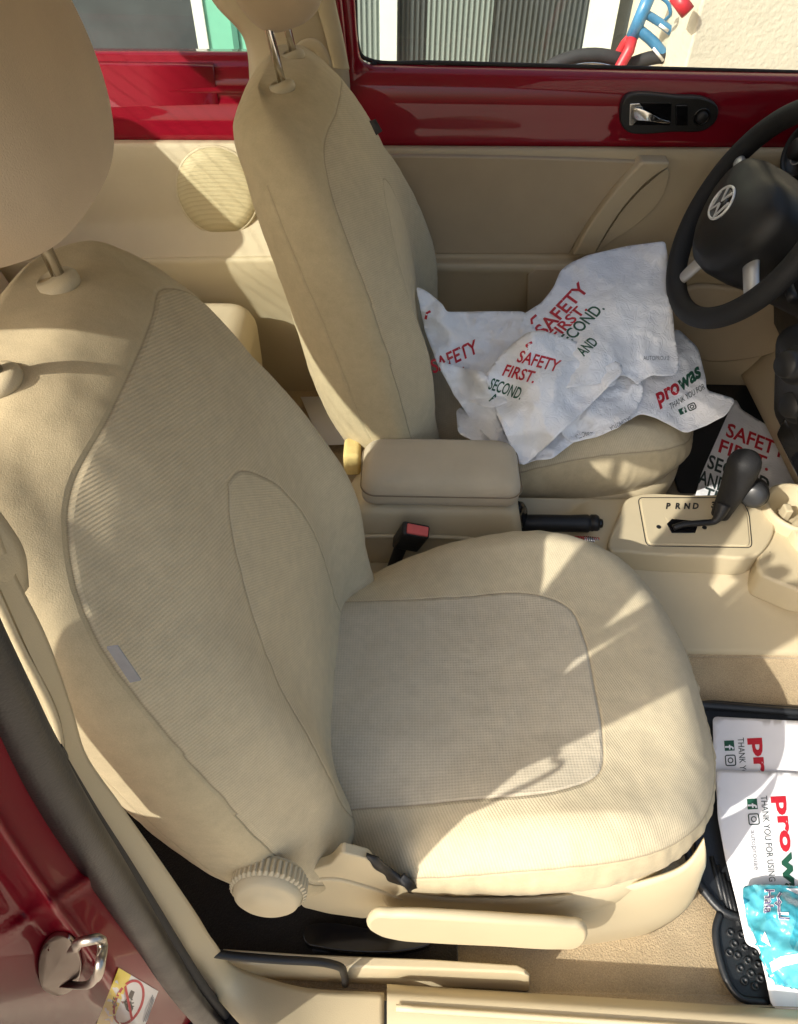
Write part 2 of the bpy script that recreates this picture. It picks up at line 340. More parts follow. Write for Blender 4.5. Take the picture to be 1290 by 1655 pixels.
def make_backrest(O, parent, label=None, mats=None):
    nv, nth = 190, 300; V = []; uv = []; s1 = []; s2 = []; s3 = []
    vs = [-.12+(.585+.12)*(0.5-0.5*math.cos(math.pi*(.04+.92*i/(nv-1))))/(1) for i in range(nv)]
    vs = [-.12+.705*((x-vs[0])/(vs[-1]-vs[0])) for x in vs]
    cr, sr = math.cos(REC), math.sin(REC)
    # end rounding
    for v in vs:
        kb = 1.0
        if v > .555: kb = math.sqrt(max(0, 1-((v-.555)/.0302)**2))
        kl = 1.0
        if v < -.05: kl = max(0, 1-((-.05-v)/.0702)**2.4)**(1/2.4)
        k = kb*(.0+1.0*kl) if v > 0 else kl
        pts = []
        for j in range(nth):
            th = 2*math.pi*j/nth; u, w_ = back_surface(v, th); m0 = -.03 if v > .3 else -.06
            uu = u*(1-(1-k)*(.35)); ww = m0+(w_-m0)*k
            ee = abs(u)/fB(v); pts.append((uu, ww, th, ee))
        # front seam index: where e ~ .965 on the front side
        es = float(fEs(v)); js = next(j for j in range(nth) if pts[j][3] < es)
        jr = next(j for j in range(nth) if pts[-j][3] < .985 and j > 0)
        
        def onsec(e, sg):
            th_ = math.acos(e**(1/.80))*sg; u_, w2 = back_surface(v, th_); m0 = -.03 if v > .3 else -.06; return u_*(1-(1-k)*.35), m0+(w2-m0)*k
        us, ws = onsec(es, 1); urr, wrr = onsec(.985, -1)
        for j, (uu, ww, th, ee) in enumerate(pts):
            x = O[0]-v*sr+ww*cr; z = O[2]+v*cr+ww*sr; y = O[1]+uu
            V.append((x, y, z)); uv.append((uu, v+0.0*ww, 0))
            d = math.hypot(abs(uu)-us, ww-ws); inside = math.sin(th) > 0 and ee < es
            d = d if inside else -d
            dt = vt-.012*(1-(uu/.2)**2)*0-v
            if math.sin(th) > 0: a, b = d, dt; kk = .09; h = max(0, min(1, .5+.5*(b-a)/kk)); dd = b*(1-h)+a*h-kk*h*(1-h)
            else: dd = min(d, -.02)
            s1.append(dd)
            d2 = math.hypot(abs(uu)-urr, ww-wrr); s2.append(d2 if (ee > .5 and v > -.04 and v < .50) else 1)
            s3.append(poly_sd(uu, v, leaf) if math.sin(th) > 0 and abs(uu) < .2 and v < .42 else -1)
    F = []
    for i in range(nv-1):
        for j in range(nth): F.append((i*nth+j, (i+1)*nth+j, (i+1)*nth+(j+1) % nth, i*nth+(j+1) % nth))
    F.append(tuple(range(nth))[::-1]); F.append(tuple((nv-1)*nth+j for j in range(nth)))
    # soft unevenness of stuffed cloth
    V = [np.array(p) for p in V]
    for i, p in enumerate(V):
        dn = .0014*fbm(p, 9, 3)+.0006*fbm(p, 40, 2); V[i] = p+np.array([dn, dn*.3, dn*.5])
    o = mesh('backrest', V, F, mats or M['seat'], parent)
    bm = bmesh.new(); bm.from_mesh(o.data); bmesh.ops.recalc_face_normals(bm, faces=bm.faces); bm.to_mesh(o.data); bm.free()
    setattr_v(o, 'cloth_position', uv); setattr_f(o, 'sd1', s1); setattr_f(o, 'sd2', s2); setattr_f(o, 'sd3', s3)
    if label: o['label'] = label
    return o
# cushion ------------------------------------------------------------------
def plan(a, f=0.0):
    """outline of the cushion for angle a, relative to its centre (0.21, 0)"""
    c, s = math.cos(a), math.sin(a); ax = .278 if c > 0 else .27; by = .247; n = 2.7 if c > 0 else 3.2
    r = 1.0/((abs(c)/ax)**n+(abs(s)/by)**n)**(1/n); return r*c, r*s
fz_r = pch([-.10, .0, .08, .16, .24, .32, .40, .48], [-.085, -.06, -.028, .004, .022, .024, .014, .0])
def cushion_top(X, Y, r):
    """height of the top skin at X (0 = joint with the backrest), Y across, r = 0 centre .. 1 seam"""
    e = abs(Y)/.247
    z = -.006+.018*math.exp(-((X-.33)/.14)**2)
    z += fz_r(X)*max(0, min(1, (e-.35)/.45))**1.5*(1-.0*e)
    z -= .030*max(0, (r-.80)/.20)**2.2
    z -= .03*max(0, (X-.40)/.08)**2*.6; z += .0022*noise.noise(Vector((math.atan2(Y, X-.21)*13, 0, 3)))*math.exp(-((r-.97)/.09)**2)
    return z
ins = spl([(.0, -.150), (.16, -.152), (.30, -.148), (.352, -.125), (.368, -.07), (.370, 0), (.368, .07), (.352, .125), (.30, .148), (.16, .152), (.0, .150)], 90)
ins = [(p[0]*.88, p[1]*.96-.026) for p in ins]+[(-.15, .118), (-.15, -.170)]
def make_cushion(O, parent):
    na, nr, nside = 320, 70, 26; V = []; uv = []; s1 = []; s2 = []; s3 = []; cx = .21
    V.append((O[0]+cx, O[1], O[2]+cushion_top(cx, 0, 0))); uv.append((0, cx, 0)); s1.append(1); s2.append(1); s3.append(poly_sd(cx, 0, ins))
    for i in range(1, nr+1):
        r = i/nr
        for j in range(na):
            px, py = plan(2*math.pi*j/na); X, Y = cx+px*r, py*r; z = cushion_top(X, Y, r)
            V.append((O[0]+X, O[1]+Y, O[2]+z)); uv.append((Y, X, 0)); s1.append((1-r)*math.hypot(px, py)*(.9)); s2.append(1)
            s3.append(poly_sd(X, Y, ins) if X < .42 else -1)
    seam_z = [V[1+(nr-1)*na+j][2] for j in range(na)]
    for i in range(1, nside+1):
        t = i/nside
        for j in range(na):
            a = 2*math.pi*j/na; px, py = plan(a); zb = O[2]-.135+.02*max(0, math.cos(a)); zs = seam_z[j]
            bulge = 1+.035*math.sin(math.pi*min(1, t*1.25))-.03*t*t; wr = 0
            if math.cos(a) > .2 or abs(math.sin(a)) > .5: wr = .002*noise.noise(Vector((a*16, t*1.3, 1.7)))*math.sin(math.pi*min(1, t*1.4+.12))+.0015*noise.noise(Vector((a*40, t*2.3, 5.7)))
            bulge += wr/.25
            z = zs+(zb-zs)*t
            V.append((O[0]+cx+px*bulge, O[1]+py*bulge, z)); uv.append((Y, X, 0)); s1.append(-(zs-z)); s2.append(1); s3.append(-1)
    F = [(0, 1+j, 1+(j+1) % na) for j in range(na)]
    for i in range(nr+nside-1):
        for j in range(na): F.append((1+i*na+j, 1+(i+1)*na+j, 1+(i+1)*na+(j+1) % na, 1+i*na+(j+1) % na))
    F.append(tuple(1+(nr+nside-1)*na+j for j in range(na)))
    V = [np.array(p) for p in V]
    for i, p in enumerate(V): V[i] = p+np.array([0, 0, .0015*fbm(p, 10, 3)+.0006*fbm(p, 45, 2)])
    o = mesh('cushion', V, F, M['seat_cushion'], parent)
    setattr_v(o, 'cloth_position', uv); setattr_f(o, 'sd1', s1); setattr_f(o, 'sd2', s2); setattr_f(o, 'sd3', s3)
    # moulded plastic shell below the cushion
    secs = []
    for (k, dz) in ((.90, -.108), (1.0, -.118), (1.035, -.135), (1.04, -.16), (1.02, -.20), (.97, -.235), (.90, -.25), (.85, -.252)):
        secs.append([(O[0]+cx+plan(2*math.pi*j/96)[0]*k-.012, O[1]+plan(2*math.pi*j/96)[1]*k, O[2]+dz+.018*max(0, math.cos(2*math.pi*j/96))) for j in range(96)])
    loft('base_shell', secs, M['plastic'], parent)
    return o
def make_headrest(c, parent, sx=.062, sy=.135, sz=.105, tilt=18):
    """padded block with rounded corners"""
    h = thing_part = None
    nu, nv_ = 72, 48; V = []
    ct, st = math.cos(R_(tilt)), math.sin(R_(tilt))
    for i in range(nv_):
        ph = -math.pi/2+math.pi*(i+.5)/nv_
        for j in range(nu):
            th = 2*math.pi*j/nu
            def pw(v, e): return math.copysign(abs(v)**e, v)
            u = sy*pw(math.cos(th), .62)*abs(math.cos(ph))**.48; w_ = sx*pw(math.sin(th), .75)*abs(math.cos(ph))**.6; z = sz*pw(math.sin(ph), .72)
            u *= 1-.26*max(0, -z/sz)**1.3
            V.append((c[0]-z*st+w_*ct, c[1]+u, c[2]+z*ct+w_*st))
    F = []
    for i in range(nv_-1):
        for j in range(nu): F.append((i*nu+j, (i+1)*nu+j, (i+1)*nu+(j+1) % nu, i*nu+(j+1) % nu))
    F.append(tuple(range(nu))[::-1]); F.append(tuple((nv_-1)*nu+j for j in range(nu)))
    o = fix_normals(mesh('headrest', V, F, M['suede'], parent)); mods(o, subsurf=1)
    # stitched seam round the side panel, a thin welt
    return o
def make_seat(t, dx, yc, out, hr=(0, 0), z0=.60, cdx=0, cdz=0):
    """out = -1 when the outboard side faces the camera"""
    O = (dx, yc, z0)
    br = make_backrest(O, t); cu = make_cushion((dx+cdx, yc, z0+cdz), t)
    cr, sr = math.cos(REC), math.sin(REC)
    for s in (-1, 1):
        g = (O[0]-.236, yc+s*.070, O[2]+.520)
        ax = np.array([-sr*.8, 0, cr])
        rev('post_guide', [(0, -.008), (.021, -.008), (.0228, -.004), (.0228, .001), (.020, .005), (.015, .007), (.0095, .0088), (.0085, .002), (0, .002)], (g[0], g[1], g[2]-.004), ax, M['plastic'], t)
        top = np.array([O[0]-.236-.02+hr[0]*.5, yc+s*.070, O[2]+.52+.135+hr[1]])
        tube('headrest_post', [np.array(g)-ax*.03, np.array(g)+(top-np.array(g))*.5, top], .0058, M['chrome'], t, n=16)
    make_headrest((O[0]-.245+hr[0], yc, O[2]+.645+hr[1]), t)
    return O
YP, YD = -.017, .70
ps = thing('passenger_seat', 'beige cloth passenger seat in the foreground with an empty cushion', 'car seat', (0.2, YP, .30), 'front car seats')
O1 = make_seat(ps, 0, YP, -1, (.030, .060))
ds = thing('driver_seat', 'beige cloth driver seat behind the armrest with white bags heaped on its cushion', 'car seat', (.32, YD, .30), 'front car seats')
O2 = make_seat(ds, .125, YD, 1, (0, .038), z0=.578, cdx=.045, cdz=-.025)
# ---------------------------------------------------------------- generic traced surfaces
def ruled(name, rows, px0, px1, mat, parent=None, n=60, per=6, skip=None, xcurve=None):
    """rows = [(row at px0, row at px1, y)] seen from the camera, smoothed down the profile, straight along the car"""
    A = [at(px0, a, y=y) for a, b, y in rows]; B = [at(px1, b, y=y) for a, b, y in rows]
    A = spl(A, per*(len(rows)-1)+1); B = spl(B, per*(len(rows)-1)+1); m = len(A); V = []; F = []
    for i in range(n):
        s = i/(n-1)
        for j in range(m): V.append(A[j]*(1-s)+B[j]*s)
    for i in range(n-1):
        for j in range(m-1): F.append((i*m+j, (i+1)*m+j, (i+1)*m+j+1, i*m+j+1))
    return mesh(name, V, F, mat, parent)
def plate(name, pts, y, mat, parent=None, thick=.006, bevel=.002, smoothn=0, axis='y', seg=3):
    """an outline at its own distance and thickness: pts in photograph pixels on plane y (or z)"""
    if smoothn: pts = spl([np.array(p, float) for p in pts], smoothn, closed=True)
    P = [at(p[0], p[1], **{axis: y}) for p in pts]
    ext = {'y': (0, thick, 0), 'z': (0, 0, -thick), 'x': (thick, 0, 0)}[axis]
    return prism(name, P, ext, mat, parent, bevel, seg)
def ribbon(name, A, B, ya, yb, mat, parent=None, n=80, m=10, bulge=.008, axis='y', solid=.004, bdir=(0, -1, 0)):
    """strip between two traced curves, crowned by 'bulge'"""
    def tr(P, yy):
        P = spl(P, n); ys = pch(np.linspace(0, 1, len(yy)), yy) if hasattr(yy, '__len__') else (lambda t: yy)
        return [at(p[0], p[1], **{axis: float(ys(i/(n-1)))}) for i, p in enumerate(P)]
    A = tr(A, ya); B = tr(B, yb); bd = np.array(bdir, float); V = []; F = []
    for i in range(n):
        for j in range(m+1):
            t = j/m; V.append(A[i]*(1-t)+B[i]*t+bd*bulge*(1-abs(2*t-1)**2.6))
    for i in range(n-1):
        for j in range(m): F.append((i*(m+1)+j, (i+1)*(m+1)+j, (i+1)*(m+1)+j+1, i*(m+1)+j+1))
    o = mesh(name, V, F, mat, parent)
    if solid: mods(o, solid=solid, offset=0)
    return o
def ruledz(name, rows, px0, px1, mat, parent=None, n=30, per=6, smooth=True):
    """as ruled, rows = [(row at px0, row at px1, height z)]"""
    A = [at(px0, a, z=z) for a, b, z in rows]; B = [at(px1, b, z=z) for a, b, z in rows]
    if smooth: A = spl(A, per*(len(rows)-1)+1); B = spl(B, per*(len(rows)-1)+1)
    m = len(A); V = [A[j]*(1-i/(n-1))+B[j]*(i/(n-1)) for i in range(n) for j in range(m)]
    return mesh(name, V, [(i*m+j, (i+1)*m+j, (i+1)*m+j+1, i*m+j+1) for i in range(n-1) for j in range(m-1)], mat, parent)
# ---------------------------------------------------------------- ground and cabin floor
def flat(name, x0, x1, y0, y1, z, mat, kind='structure'):
    return tag(mesh(name, [(x0, y0, z), (x1, y0, z), (x1, y1, z), (x0, y1, z)], [(0, 1, 2, 3)], mat, None, False), kind=kind)
M['paving'] = plain('concrete_paving', (.48, .42, .33), .85, var=.12, vs=3, bump=.002, bs=60)
flat('ground', -60, 60, -60, 60, 0, M['paving'])
fl_prof = [(-.345, .335), (-.33, .305), (-.28, .298), (.06, .298), (.10, .303), (.135, .318), (.165, .345), (.20, .36), (.50, .36), (.56, .34), (.62, .305), (.70, .298), (.98, .298), (1.02, .33)]
def floor_fn(s, t):
    x = -1.05+2.6*s; f = pch(np.linspace(0, 1, len(fl_prof)), fl_prof)(t); z = f[1]
    if x > 1.0: z += (x-1.0)**1.3*.6
    if x < -.25 : z += .0
    return (x, f[0], z+.0015*noise.noise(Vector((x*9, f[0]*9, 0))))
tag(grid('floor', floor_fn, 90, 120, M['carpet']), kind='structure')
# ---------------------------------------------------------------- outer shell of the car: roof, glass, far rear side
body = thing('parked_car', 'dark red small car with domed roof around the beige seats', 'car', (0, .35, 0))
M['headliner'] = plain('headliner', (.66, .58, .45), .95, var=.03)
YC = .35
zc = pch([-1.55, -1.2, -.75, -.4, 0, .3, .45], [1.04, 1.25, 1.42, 1.48, 1.51, 1.50, 1.47])
def roof_fn(s, t):
    x = -.74+1.17*s; h = .56-.0*abs(x); y = YC+h*(2*t-1); return (x, y, zc(x)-.075*abs(2*t-1)**2.5)
o = grid('roof', roof_fn, 40, 40, M['headliner'], body); mods(o, solid=.02)
def back_fn(x0, x1):
    def f(s, t):
        x = x0+(x1-x0)*s; hw = .575-.10*max(0, (-x-.74)/.7); y = YC+hw*(2*t-1); return (x, y, zc(x)-.06*abs(2*t-1)**2.5)
    return f
rw = grid('rear_window', back_fn(-.74, -1.36), 20, 30, M['glass'], body)
# heating wires on the rear glass
for k in range(20):
    V = []; F = []; x = -.79-.028*k
    for q in range(30):
        t0, t1 = q/30, (q+1)/30
        P = []
        for t in (t0, t1):
            for dx in (-.0007, .0007):
                s = (x+dx+.74)/(-1.36+.74); p = back_fn(-.74, -1.36)(s, .04+.92*t); P.append((p[0], p[1], p[2]-.003))
        b0 = len(V); V += P; F.append((b0, b0+1, b0+3, b0+2))
    mesh('heating_wire', V, F, M['black'], rw)
# C pillars, tail and rear quarters (painted outside)
def shell_strip(name, pts_top, pts_bot, mat, th=.02):
    n = len(pts_top); V = list(pts_top)+list(pts_bot); F = [(i, i+1, n+i+1, n+i) for i in range(n-1)]
    o = mesh(name, V, F, mat, body, True); mods(o, solid=th, offset=0); return o
for sgn, nm, oy, fx in ((-1, 'rear_quarter', .815, -.195), (1, 'rear_quarter', .70, -.30)):
    # pillar between quarter window and rear window
    top = []; bot = []
    for i in range(13):
        x = -.60-.95*i/12; hw = .575-.10*max(0, (-x-.74)/.7)
        top.append((x, YC+sgn*hw, zc(x)-.065)); zb = 1.0+max(0, .33*(1-(i)/5.0)) if i < 5 else 1.0
        bot.append((x, YC+sgn*(.70-.02*i/12), zb if x > -1.5 else 1.0))
    shell_strip('roof_pillar', top, bot, M['headliner'])
    top = []; bot = []
    for i in range(13):
        x = fx-1.6*i/12; top.append((x, YC+sgn*(oy-.02*i/12-.15*max(0, (i-7)/5)), 1.0-.25*max(0, (i-7)/5)**2)); bot.append((x, YC+sgn*(max(.80, oy)-.2*max(0, (i-7)/5)), .30))
    shell_strip(nm, top, bot, M['red'])
tail = [(-1.36, zc(-1.36)-.03), (-1.6, .95), (-1.75, .75), (-1.8, .45), (-1.75, .28)]
V = []; F = []
for i, (x, z) in enumerate(tail):
    V += [(x, YC-.52, z), (x, YC+.52, z)]
for i in range(len(tail)-1): F.append((2*i, 2*i+1, 2*i+3, 2*i+2))
o = mesh('tailgate', V, F, M['red'], body); mods(o, solid=.02)
# windscreen and A pillars, bonnet
def ws(s, t):
    x = .43+.85*s; hw = .56+.10*s; y = YC+hw*(2*t-1); z = 1.47-.46*s-.02*s*s; return (x-.10*abs(2*t-1)**2*s, y, z-.06*abs(2*t-1)**2.5*(1-.6*s))
grid('windscreen', ws, 16, 24, M['glass'], body)
for sgn in (0, 1): tube('windscreen_pillar', [ws(s, sgn) for s in np.linspace(-.02, 1, 12)], .028, M['headliner'], body)
o = grid('bonnet', lambda s, t: (1.24+1.0*s, YC+.72*(2*t-1)*(1-.15*s), .97-.25*s*s-.12*abs(2*t-1)**2.5), 16, 24, M['red'], body); mods(o, solid=.01)
o = grid('front_wing', lambda s, t: (1.05+1.1*s, YC-.72-.03*math.sin(3*t), .92-.62*t-.2*s*s*(1-t)), 12, 12, M['red'], body); mods(o, solid=.01)
o = grid('front_wing', lambda s, t: (1.10+1.1*s, YC+.72+.03*math.sin(3*t), .92-.62*t-.2*s*s*(1-t)), 12, 12, M['red'], body); mods(o, solid=.01)
o = mesh('bulkhead', [(1.42, YC-.72, .28), (1.42, YC+.72, .28), (1.30, YC+.72, .96), (1.30, YC-.72, .96)], [(0, 1, 2, 3)], M['black'], body, False); mods(o, solid=.02)
o = mesh('underbody', [(-1.7, YC-.72, .26), (1.45, YC-.72, .26), (1.45, YC+.72, .26), (-1.7, YC+.72, .26)], [(0, 1, 2, 3)], M['black'], body, False); mods(o, solid=.01)
# near B pillar, upper half
def tubeflat(name, P, wx, wy, mat, par):
    P = spl(P, 20); V = []; secs = []
    for p in P: secs.append([(p[0]+wx*math.copysign(abs(math.cos(a))**.6, math.cos(a)), p[1]+wy*math.copysign(abs(math.sin(a))**.6, math.sin(a)), p[2]) for a in np.linspace(0, 2*math.pi, 20, endpoint=False)])
    return loft(name, secs, mat, par)
BP = tubeflat('door_pillar', [(-.255, -.425, .96), (-.245, -.37, 1.10), (-.24, -.305, 1.27), (-.24, -.23, 1.42)], .055, .025, M['plastic'], body)
tubeflat('door_pillar', [(-.10, 1.05, 1.0), (-.11, 1.02, 1.15), (-.13, .96, 1.30), (-.14, .90, 1.42)], .06, .02, M['red'], body)
# roof rail seal above both doors
tube('roof_rail', spl([(-.72, -.225, 1.36), (-.4, -.215, 1.415), (0, -.205, 1.44), (.3, -.205, 1.435), (.45, -.205, 1.405)], 30), .022, M['headliner'], body)
tube('roof_rail', spl([(-.72, .925, 1.36), (-.4, .915, 1.415), (0, .905, 1.44), (.3, .905, 1.435), (.45, .905, 1.405)], 30), .022, M['headliner'], body)

# ---------------------------------------------------------------- far door
door = thing('driver_door', 'red and beige driver door with black handle surround beyond the steering wheel', 'car door', (.5, 1.05, .35))
rp = ruled('painted_panel', [(99, 119, 1.125), (100.5, 120, 1.10), (104, 122, 1.078), (114, 130, 1.062), (130, 143, 1.052), (165, 175, 1.043), (205, 212, 1.040), (232, 236, 1.040), (238, 242, 1.046), (242, 246, 1.06)], 566, 1450, M['red'], door, n=40, per=8)
ruled('door_panel', [(234, 238, 1.06), (236, 240, 1.035), (240, 243, 1.024), (250, 252, 1.018), (300, 302, 1.012), (400, 404, 1.006), (414, 421, 1.004), (420, 427, .990), (426, 433, .972), (434, 441, .968), (444, 452, .974), (470, 480, .984), (600, 620, .99), (640, 660, 1.01)], 566, 1450, M['doorcard'], door, n=30, per=8)
plate('cloth_inlay', spl([(560, 252), (700, 253), (900, 257), (1034, 262)], 14)+spl([(1034, 262), (1000, 297), (965, 340), (938, 380), (920, 412)], 12)[1:]+[(700, 411), (560, 410)], 1.004, M['doorcloth'], door, thick=.016, bevel=.004)
pull = plate('pull_handle', spl([(1038, 262), (1004, 298), (970, 341), (943, 381), (926, 414)], 12)+[(962, 412)]+spl([(962, 412), (985, 370), (1020, 322), (1055, 288), (1080, 272)], 12)[1:]+[(1084, 263)], .982, M['doorcard'], door, thick=.04, bevel=.010, seg=5)
plate('pull_recess', spl([(1080, 274), (1078, 300), (1060, 333), (1025, 366), (985, 392), (964, 408), (980, 380), (1015, 330), (1050, 295)], 60, closed=True), .998, M['doorcard'], door, thick=.018, bevel=.004)
plate('map_pocket', [(852, 520), (852, 444), (866, 433), (1110, 440), (1110, 560), (1000, 580)], .966, M['doorcloth'], door, thick=.014, bevel=.006)
plate('map_pocket', spl([(1108, 470), (1200, 468), (1284, 480), (1288, 525), (1268, 562), (1210, 582), (1120, 578), (1085, 520)], 60, closed=True), .962, M['doorcloth'], door, thick=.02, bevel=.008)
# window glass and surround
mesh('window_glass', [at(566, 102, y=1.11), at(1450, 122, y=1.11), at(1450, 122, y=1.11)+np.array([0, -.16, .40]), at(566, 102, y=1.11)+np.array([-.02, -.16, .40])], [(0, 1, 2, 3)], M['glass'], door, False)
fr = ribbon('window_frame', [(540, -120), (548, 0), (556, 60), (562, 104), (562, 150), (566, 240)], [(562, -120), (570, 0), (574, 60), (580, 92), (600, 107), (640, 109)], 1.06, [1.06, 1.06, 1.06, 1.06, 1.07, 1.07], M['red'], door, bulge=.006, solid=.012)
tube('window_seal', [at(p[0], p[1], y=1.085) for p in spl([(566, -120), (574, 0), (578, 70), (584, 90), (600, 98), (700, 101), (1450, 121)], 60)], .004, M['rubber'], door)
tube('lock_pin', [at(604, 108, y=1.085), at(606, 99, y=1.085)], [.010, .006], M['black'], door)
# handle surround
hs_ = plate('handle_surround', spl([(1012, 158), (1100, 157), (1140, 160), (1160, 172), (1160, 192), (1142, 210), (1090, 214), (1012, 212), (1004, 200), (1006, 168)], 70, closed=True), 1.026, M['black'], door, thick=.02, bevel=.004)
plate('handle_recess', [(1018, 166), (1086, 166), (1084, 203), (1016, 203)], 1.0255, M['gloss_black'], hs_, thick=.004, bevel=.001)
lev = loft('door_handle', [[at(a+dx, b+dy, y=1.022-q) for dx, dy in ((0, -h), (6, 0), (0, h), (-3, 0))] for a, b, h, q in ((1022, 184, 17, 0), (1036, 185, 15, .006), (1052, 190, 9, .010), (1068, 196, 4, .008), (1084, 198, 3, .003))], M['chrome'], hs_); mods(lev, subsurf=2)
plate('chrome_edge', [(1018, 168), (1034, 167), (1040, 176), (1036, 190), (1022, 203), (1017, 203)], 1.0225, M['chrome'], hs_, thick=.004, bevel=.0015)
plate('lock_switch', [(1092, 170), (1112, 170), (1112, 204), (1092, 204)], 1.023, M['gloss_black'], hs_, thick=.006, bevel=.002)
kn = at(1134, 189, y=1.024)
rev('mirror_knob', [(.011, .002), (.011, -.006), (.009, -.009), (0, -.009)], kn, (0, 1, 0), M['black'], hs_)
rev('knob_ring', [(.016, .002), (.0165, -.001), (.0145, -.002), (.0125, -.001), (.0125, .002)], kn, (0, 1, 0), M['gloss_black'], hs_)
# ---------------------------------------------------------------- far rear side panel with the loudspeaker
sp = thing('side_panel', 'red and beige rear side panel with a round speaker between the two front seats', 'side panel', (-.5, 1.0, .35))
ruled('painted_panel', [(76, 80, 1.125), (80, 82, 1.10), (84, 86, 1.078), (100, 101, 1.066), (107, 107, 1.058), (115, 115, 1.053), (148, 150, 1.046), (152, 153, 1.050), (200, 202, 1.042), (222, 226, 1.040), (228, 232, 1.05)], -300, 548, M['red'], sp, n=40, per=8)
ruled('side_trim', [(222, 226, 1.06), (226, 229, 1.030), (231, 233, 1.012), (250, 250, 1.003), (290, 288, .992), (330, 322, .981), (368, 360, .966), (395, 388, .938), (415, 407, .914), (424, 412, .908), (428, 416, .915)], -300, 548, M['vinyl'], sp, n=40, per=8)
ruled('lower_trim', [(420, 409, .93), (424, 412, .908), (428, 417, .898), (440, 428, .896), (500, 500, .915), (590, 585, .94), (640, 640, .96)], -300, 548, M['plastic'], sp, n=30, per=8)
spc = at(352, 310, y=.981)
tl = np.array([0, 1.0, -.30]); tl /= np.linalg.norm(tl)
ring(spc, [1, 0, 0], np.cross(tl, [1, 0, 0]), .083, .0035, 'speaker_rim', M['plastic'], sp)
def grille_mat():
    m, t, b = nodes('speaker_grille'); b.inputs['Roughness'].default_value = .6
    tc = N(t, 'ShaderNodeTexCoord'); v = N(t, 'ShaderNodeTexVoronoi', i_Scale=420.0, i_Randomness=0.0); t.links.new(tc.outputs['Object'], v.inputs['Vector'])
    f = math_(t, 'LESS_THAN', v.outputs['Distance'], .30); c = mixc(t, f, (.50, .42, .24), (.32, .26, .14)); t.links.new(c, b.inputs['Base Color'])
    bp = N(t, 'ShaderNodeBump', i_Strength=.6, i_Distance=.001); t.links.new(v.outputs['Distance'], bp.inputs['Height']); t.links.new(bp.outputs[0], b.inputs['Normal']); return m
rev('speaker_cover', [(.0835, .004), (.0815, -.004), (.06, -.0065), (.03, -.0078), (0, -.008)], spc, tl, grille_mat(), sp, n=64)
mesh('window_glass', [at(-300, 82, y=1.11), at(548, 85, y=1.11), at(548, 85, y=1.11)+np.array([-.02, -.16, .36]), at(-300, 82, y=1.11)+np.array([.30, -.12, .27])], [(0, 1, 2, 3)], M['glass'], sp, False)
# far door pillar trim
pt = thing('pillar_trim', 'tall beige pillar cover behind the driver seat headrest', 'pillar trim', (-.1, 1.0, .9))
ribbon('pillar_cover', [(300, -120), (345, 0), (395, 60), (405, 130), (400, 240)], [(520, -120), (538, 0), (552, 60), (562, 110), (566, 240)], 1.02, [1.02, 1.02, 1.03, 1.035, 1.035], M['vinyl'], pt, bulge=.03, solid=.006)
ribbon('pillar_moulding', [(496, -120), (512, 0), (528, 60), (540, 108)], [(524, -120), (540, 0), (553, 60), (563, 112)], .994, 1.004, M['plastic'], pt, bulge=.006, solid=.006)
tube('belt_loop', spl([at(475, 92, y=.93), at(492, 74, y=.93), at(508, 72, y=.93), at(520, 84, y=.93), at(528, 110, y=.93)], 24), .009, M['vinyl'], pt, flat=.35)
# ---------------------------------------------------------------- rear seat
rs = thing('rear_seat', 'beige rear seat cushion seen between the front seats', 'rear seat', (-.5, .35, .3))
def rounded(name, c, s, r, mat, parent=None, sub=2, rot=None):
    o = box(name, c, s, mat, parent, bevel=0, rot=rot); mods(o, bevel=r, seg=5, wn=True); return o
rounded('seat_cushion', (-.50, .36, .515), (.52, 1.04, .20), .055, M['seat_plain'] if 'seat_plain' in M else M['vinyl'], rs)
rounded('seat_back', (-.86, .36, .78), (.16, 1.04, .50), .05, M['armcloth'], rs, rot=rotm('Y', -14))

for k in (0, 1):  # unseen rear headrests, added and sized to shade the far side panel
    rounded('head_cushion', (-.84, .08+.56*k, 1.12), (.10, .30, .26), .045, M['armcloth'], rs, rot=rotm('Y', -10))
# ---------------------------------------------------------------- near door opening: jamb, seal, trim, sill
jf = thing('door_frame', 'dark red door jamb curving into a beige sill along the lower left corner', 'door frame', (-.15, -.39, .35))
JL = pch([1000, 1150, 1290, 1440, 1560, 1655, 1800], [-84, -2, 67, 164, 255, 313, 412])     # photo x of the seal's outer edge per row
def jy(px, py):
    d = JL(py)-px                      # pixels outboard of the seal
    y = -.372-.030*min(d, 90)/90
    y -= .006*math.exp(-((d-100)/16)**2)
    y += .012/(1+math.exp(-(d-118)/10))      # pressed recess round the striker
    rdg = (px*.55+(py-1390)*.83)
    y -= .004*math.exp(-((rdg-105)/9)**2)*(1 if py < 1480 else max(0, 1-(py-1480)/60))
    y += .012/(1+math.exp(-(py-(1635-.15*px))/9))
    y -= .00022*max(0, d-150)
    return y
def J(px, py, off=0): return at(px, py, y=jy(px, py)-off)
V = []; F = []; nx, ny = 90, 110
for i in range(ny):
    py = 1000+800*i/(ny-1)
    for j in range(nx):
        px = JL(py)+12-560*(j/(nx-1))**1.15; V.append(J(px, py))
for i in range(ny-1):
    for j in range(nx-1): a = i*nx+j; F.append((a, a+1, a+nx+1, a+nx))
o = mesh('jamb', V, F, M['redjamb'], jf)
sealc = spl([(-110, 900), (-50, 1020), (10, 1130), (62, 1225), (122, 1322), (180, 1408), (228, 1482), (275, 1555), (322, 1622), (400, 1700), (520, 1755), (800, 1800), (1500, 1860)], 140)
tube('weatherstrip', [at(p[0]-7, p[1]+4, y=-.366-.006*max(0, min(1, (p[0]-200)/300))) for p in sealc], .0148, M['weather'], jf, n=20, flat=.8)
tube('seal_lip', [at(p[0]+19, p[1]-9, y=-.352) for p in sealc[:118]], .0065, M['rubber'], jf, n=12)
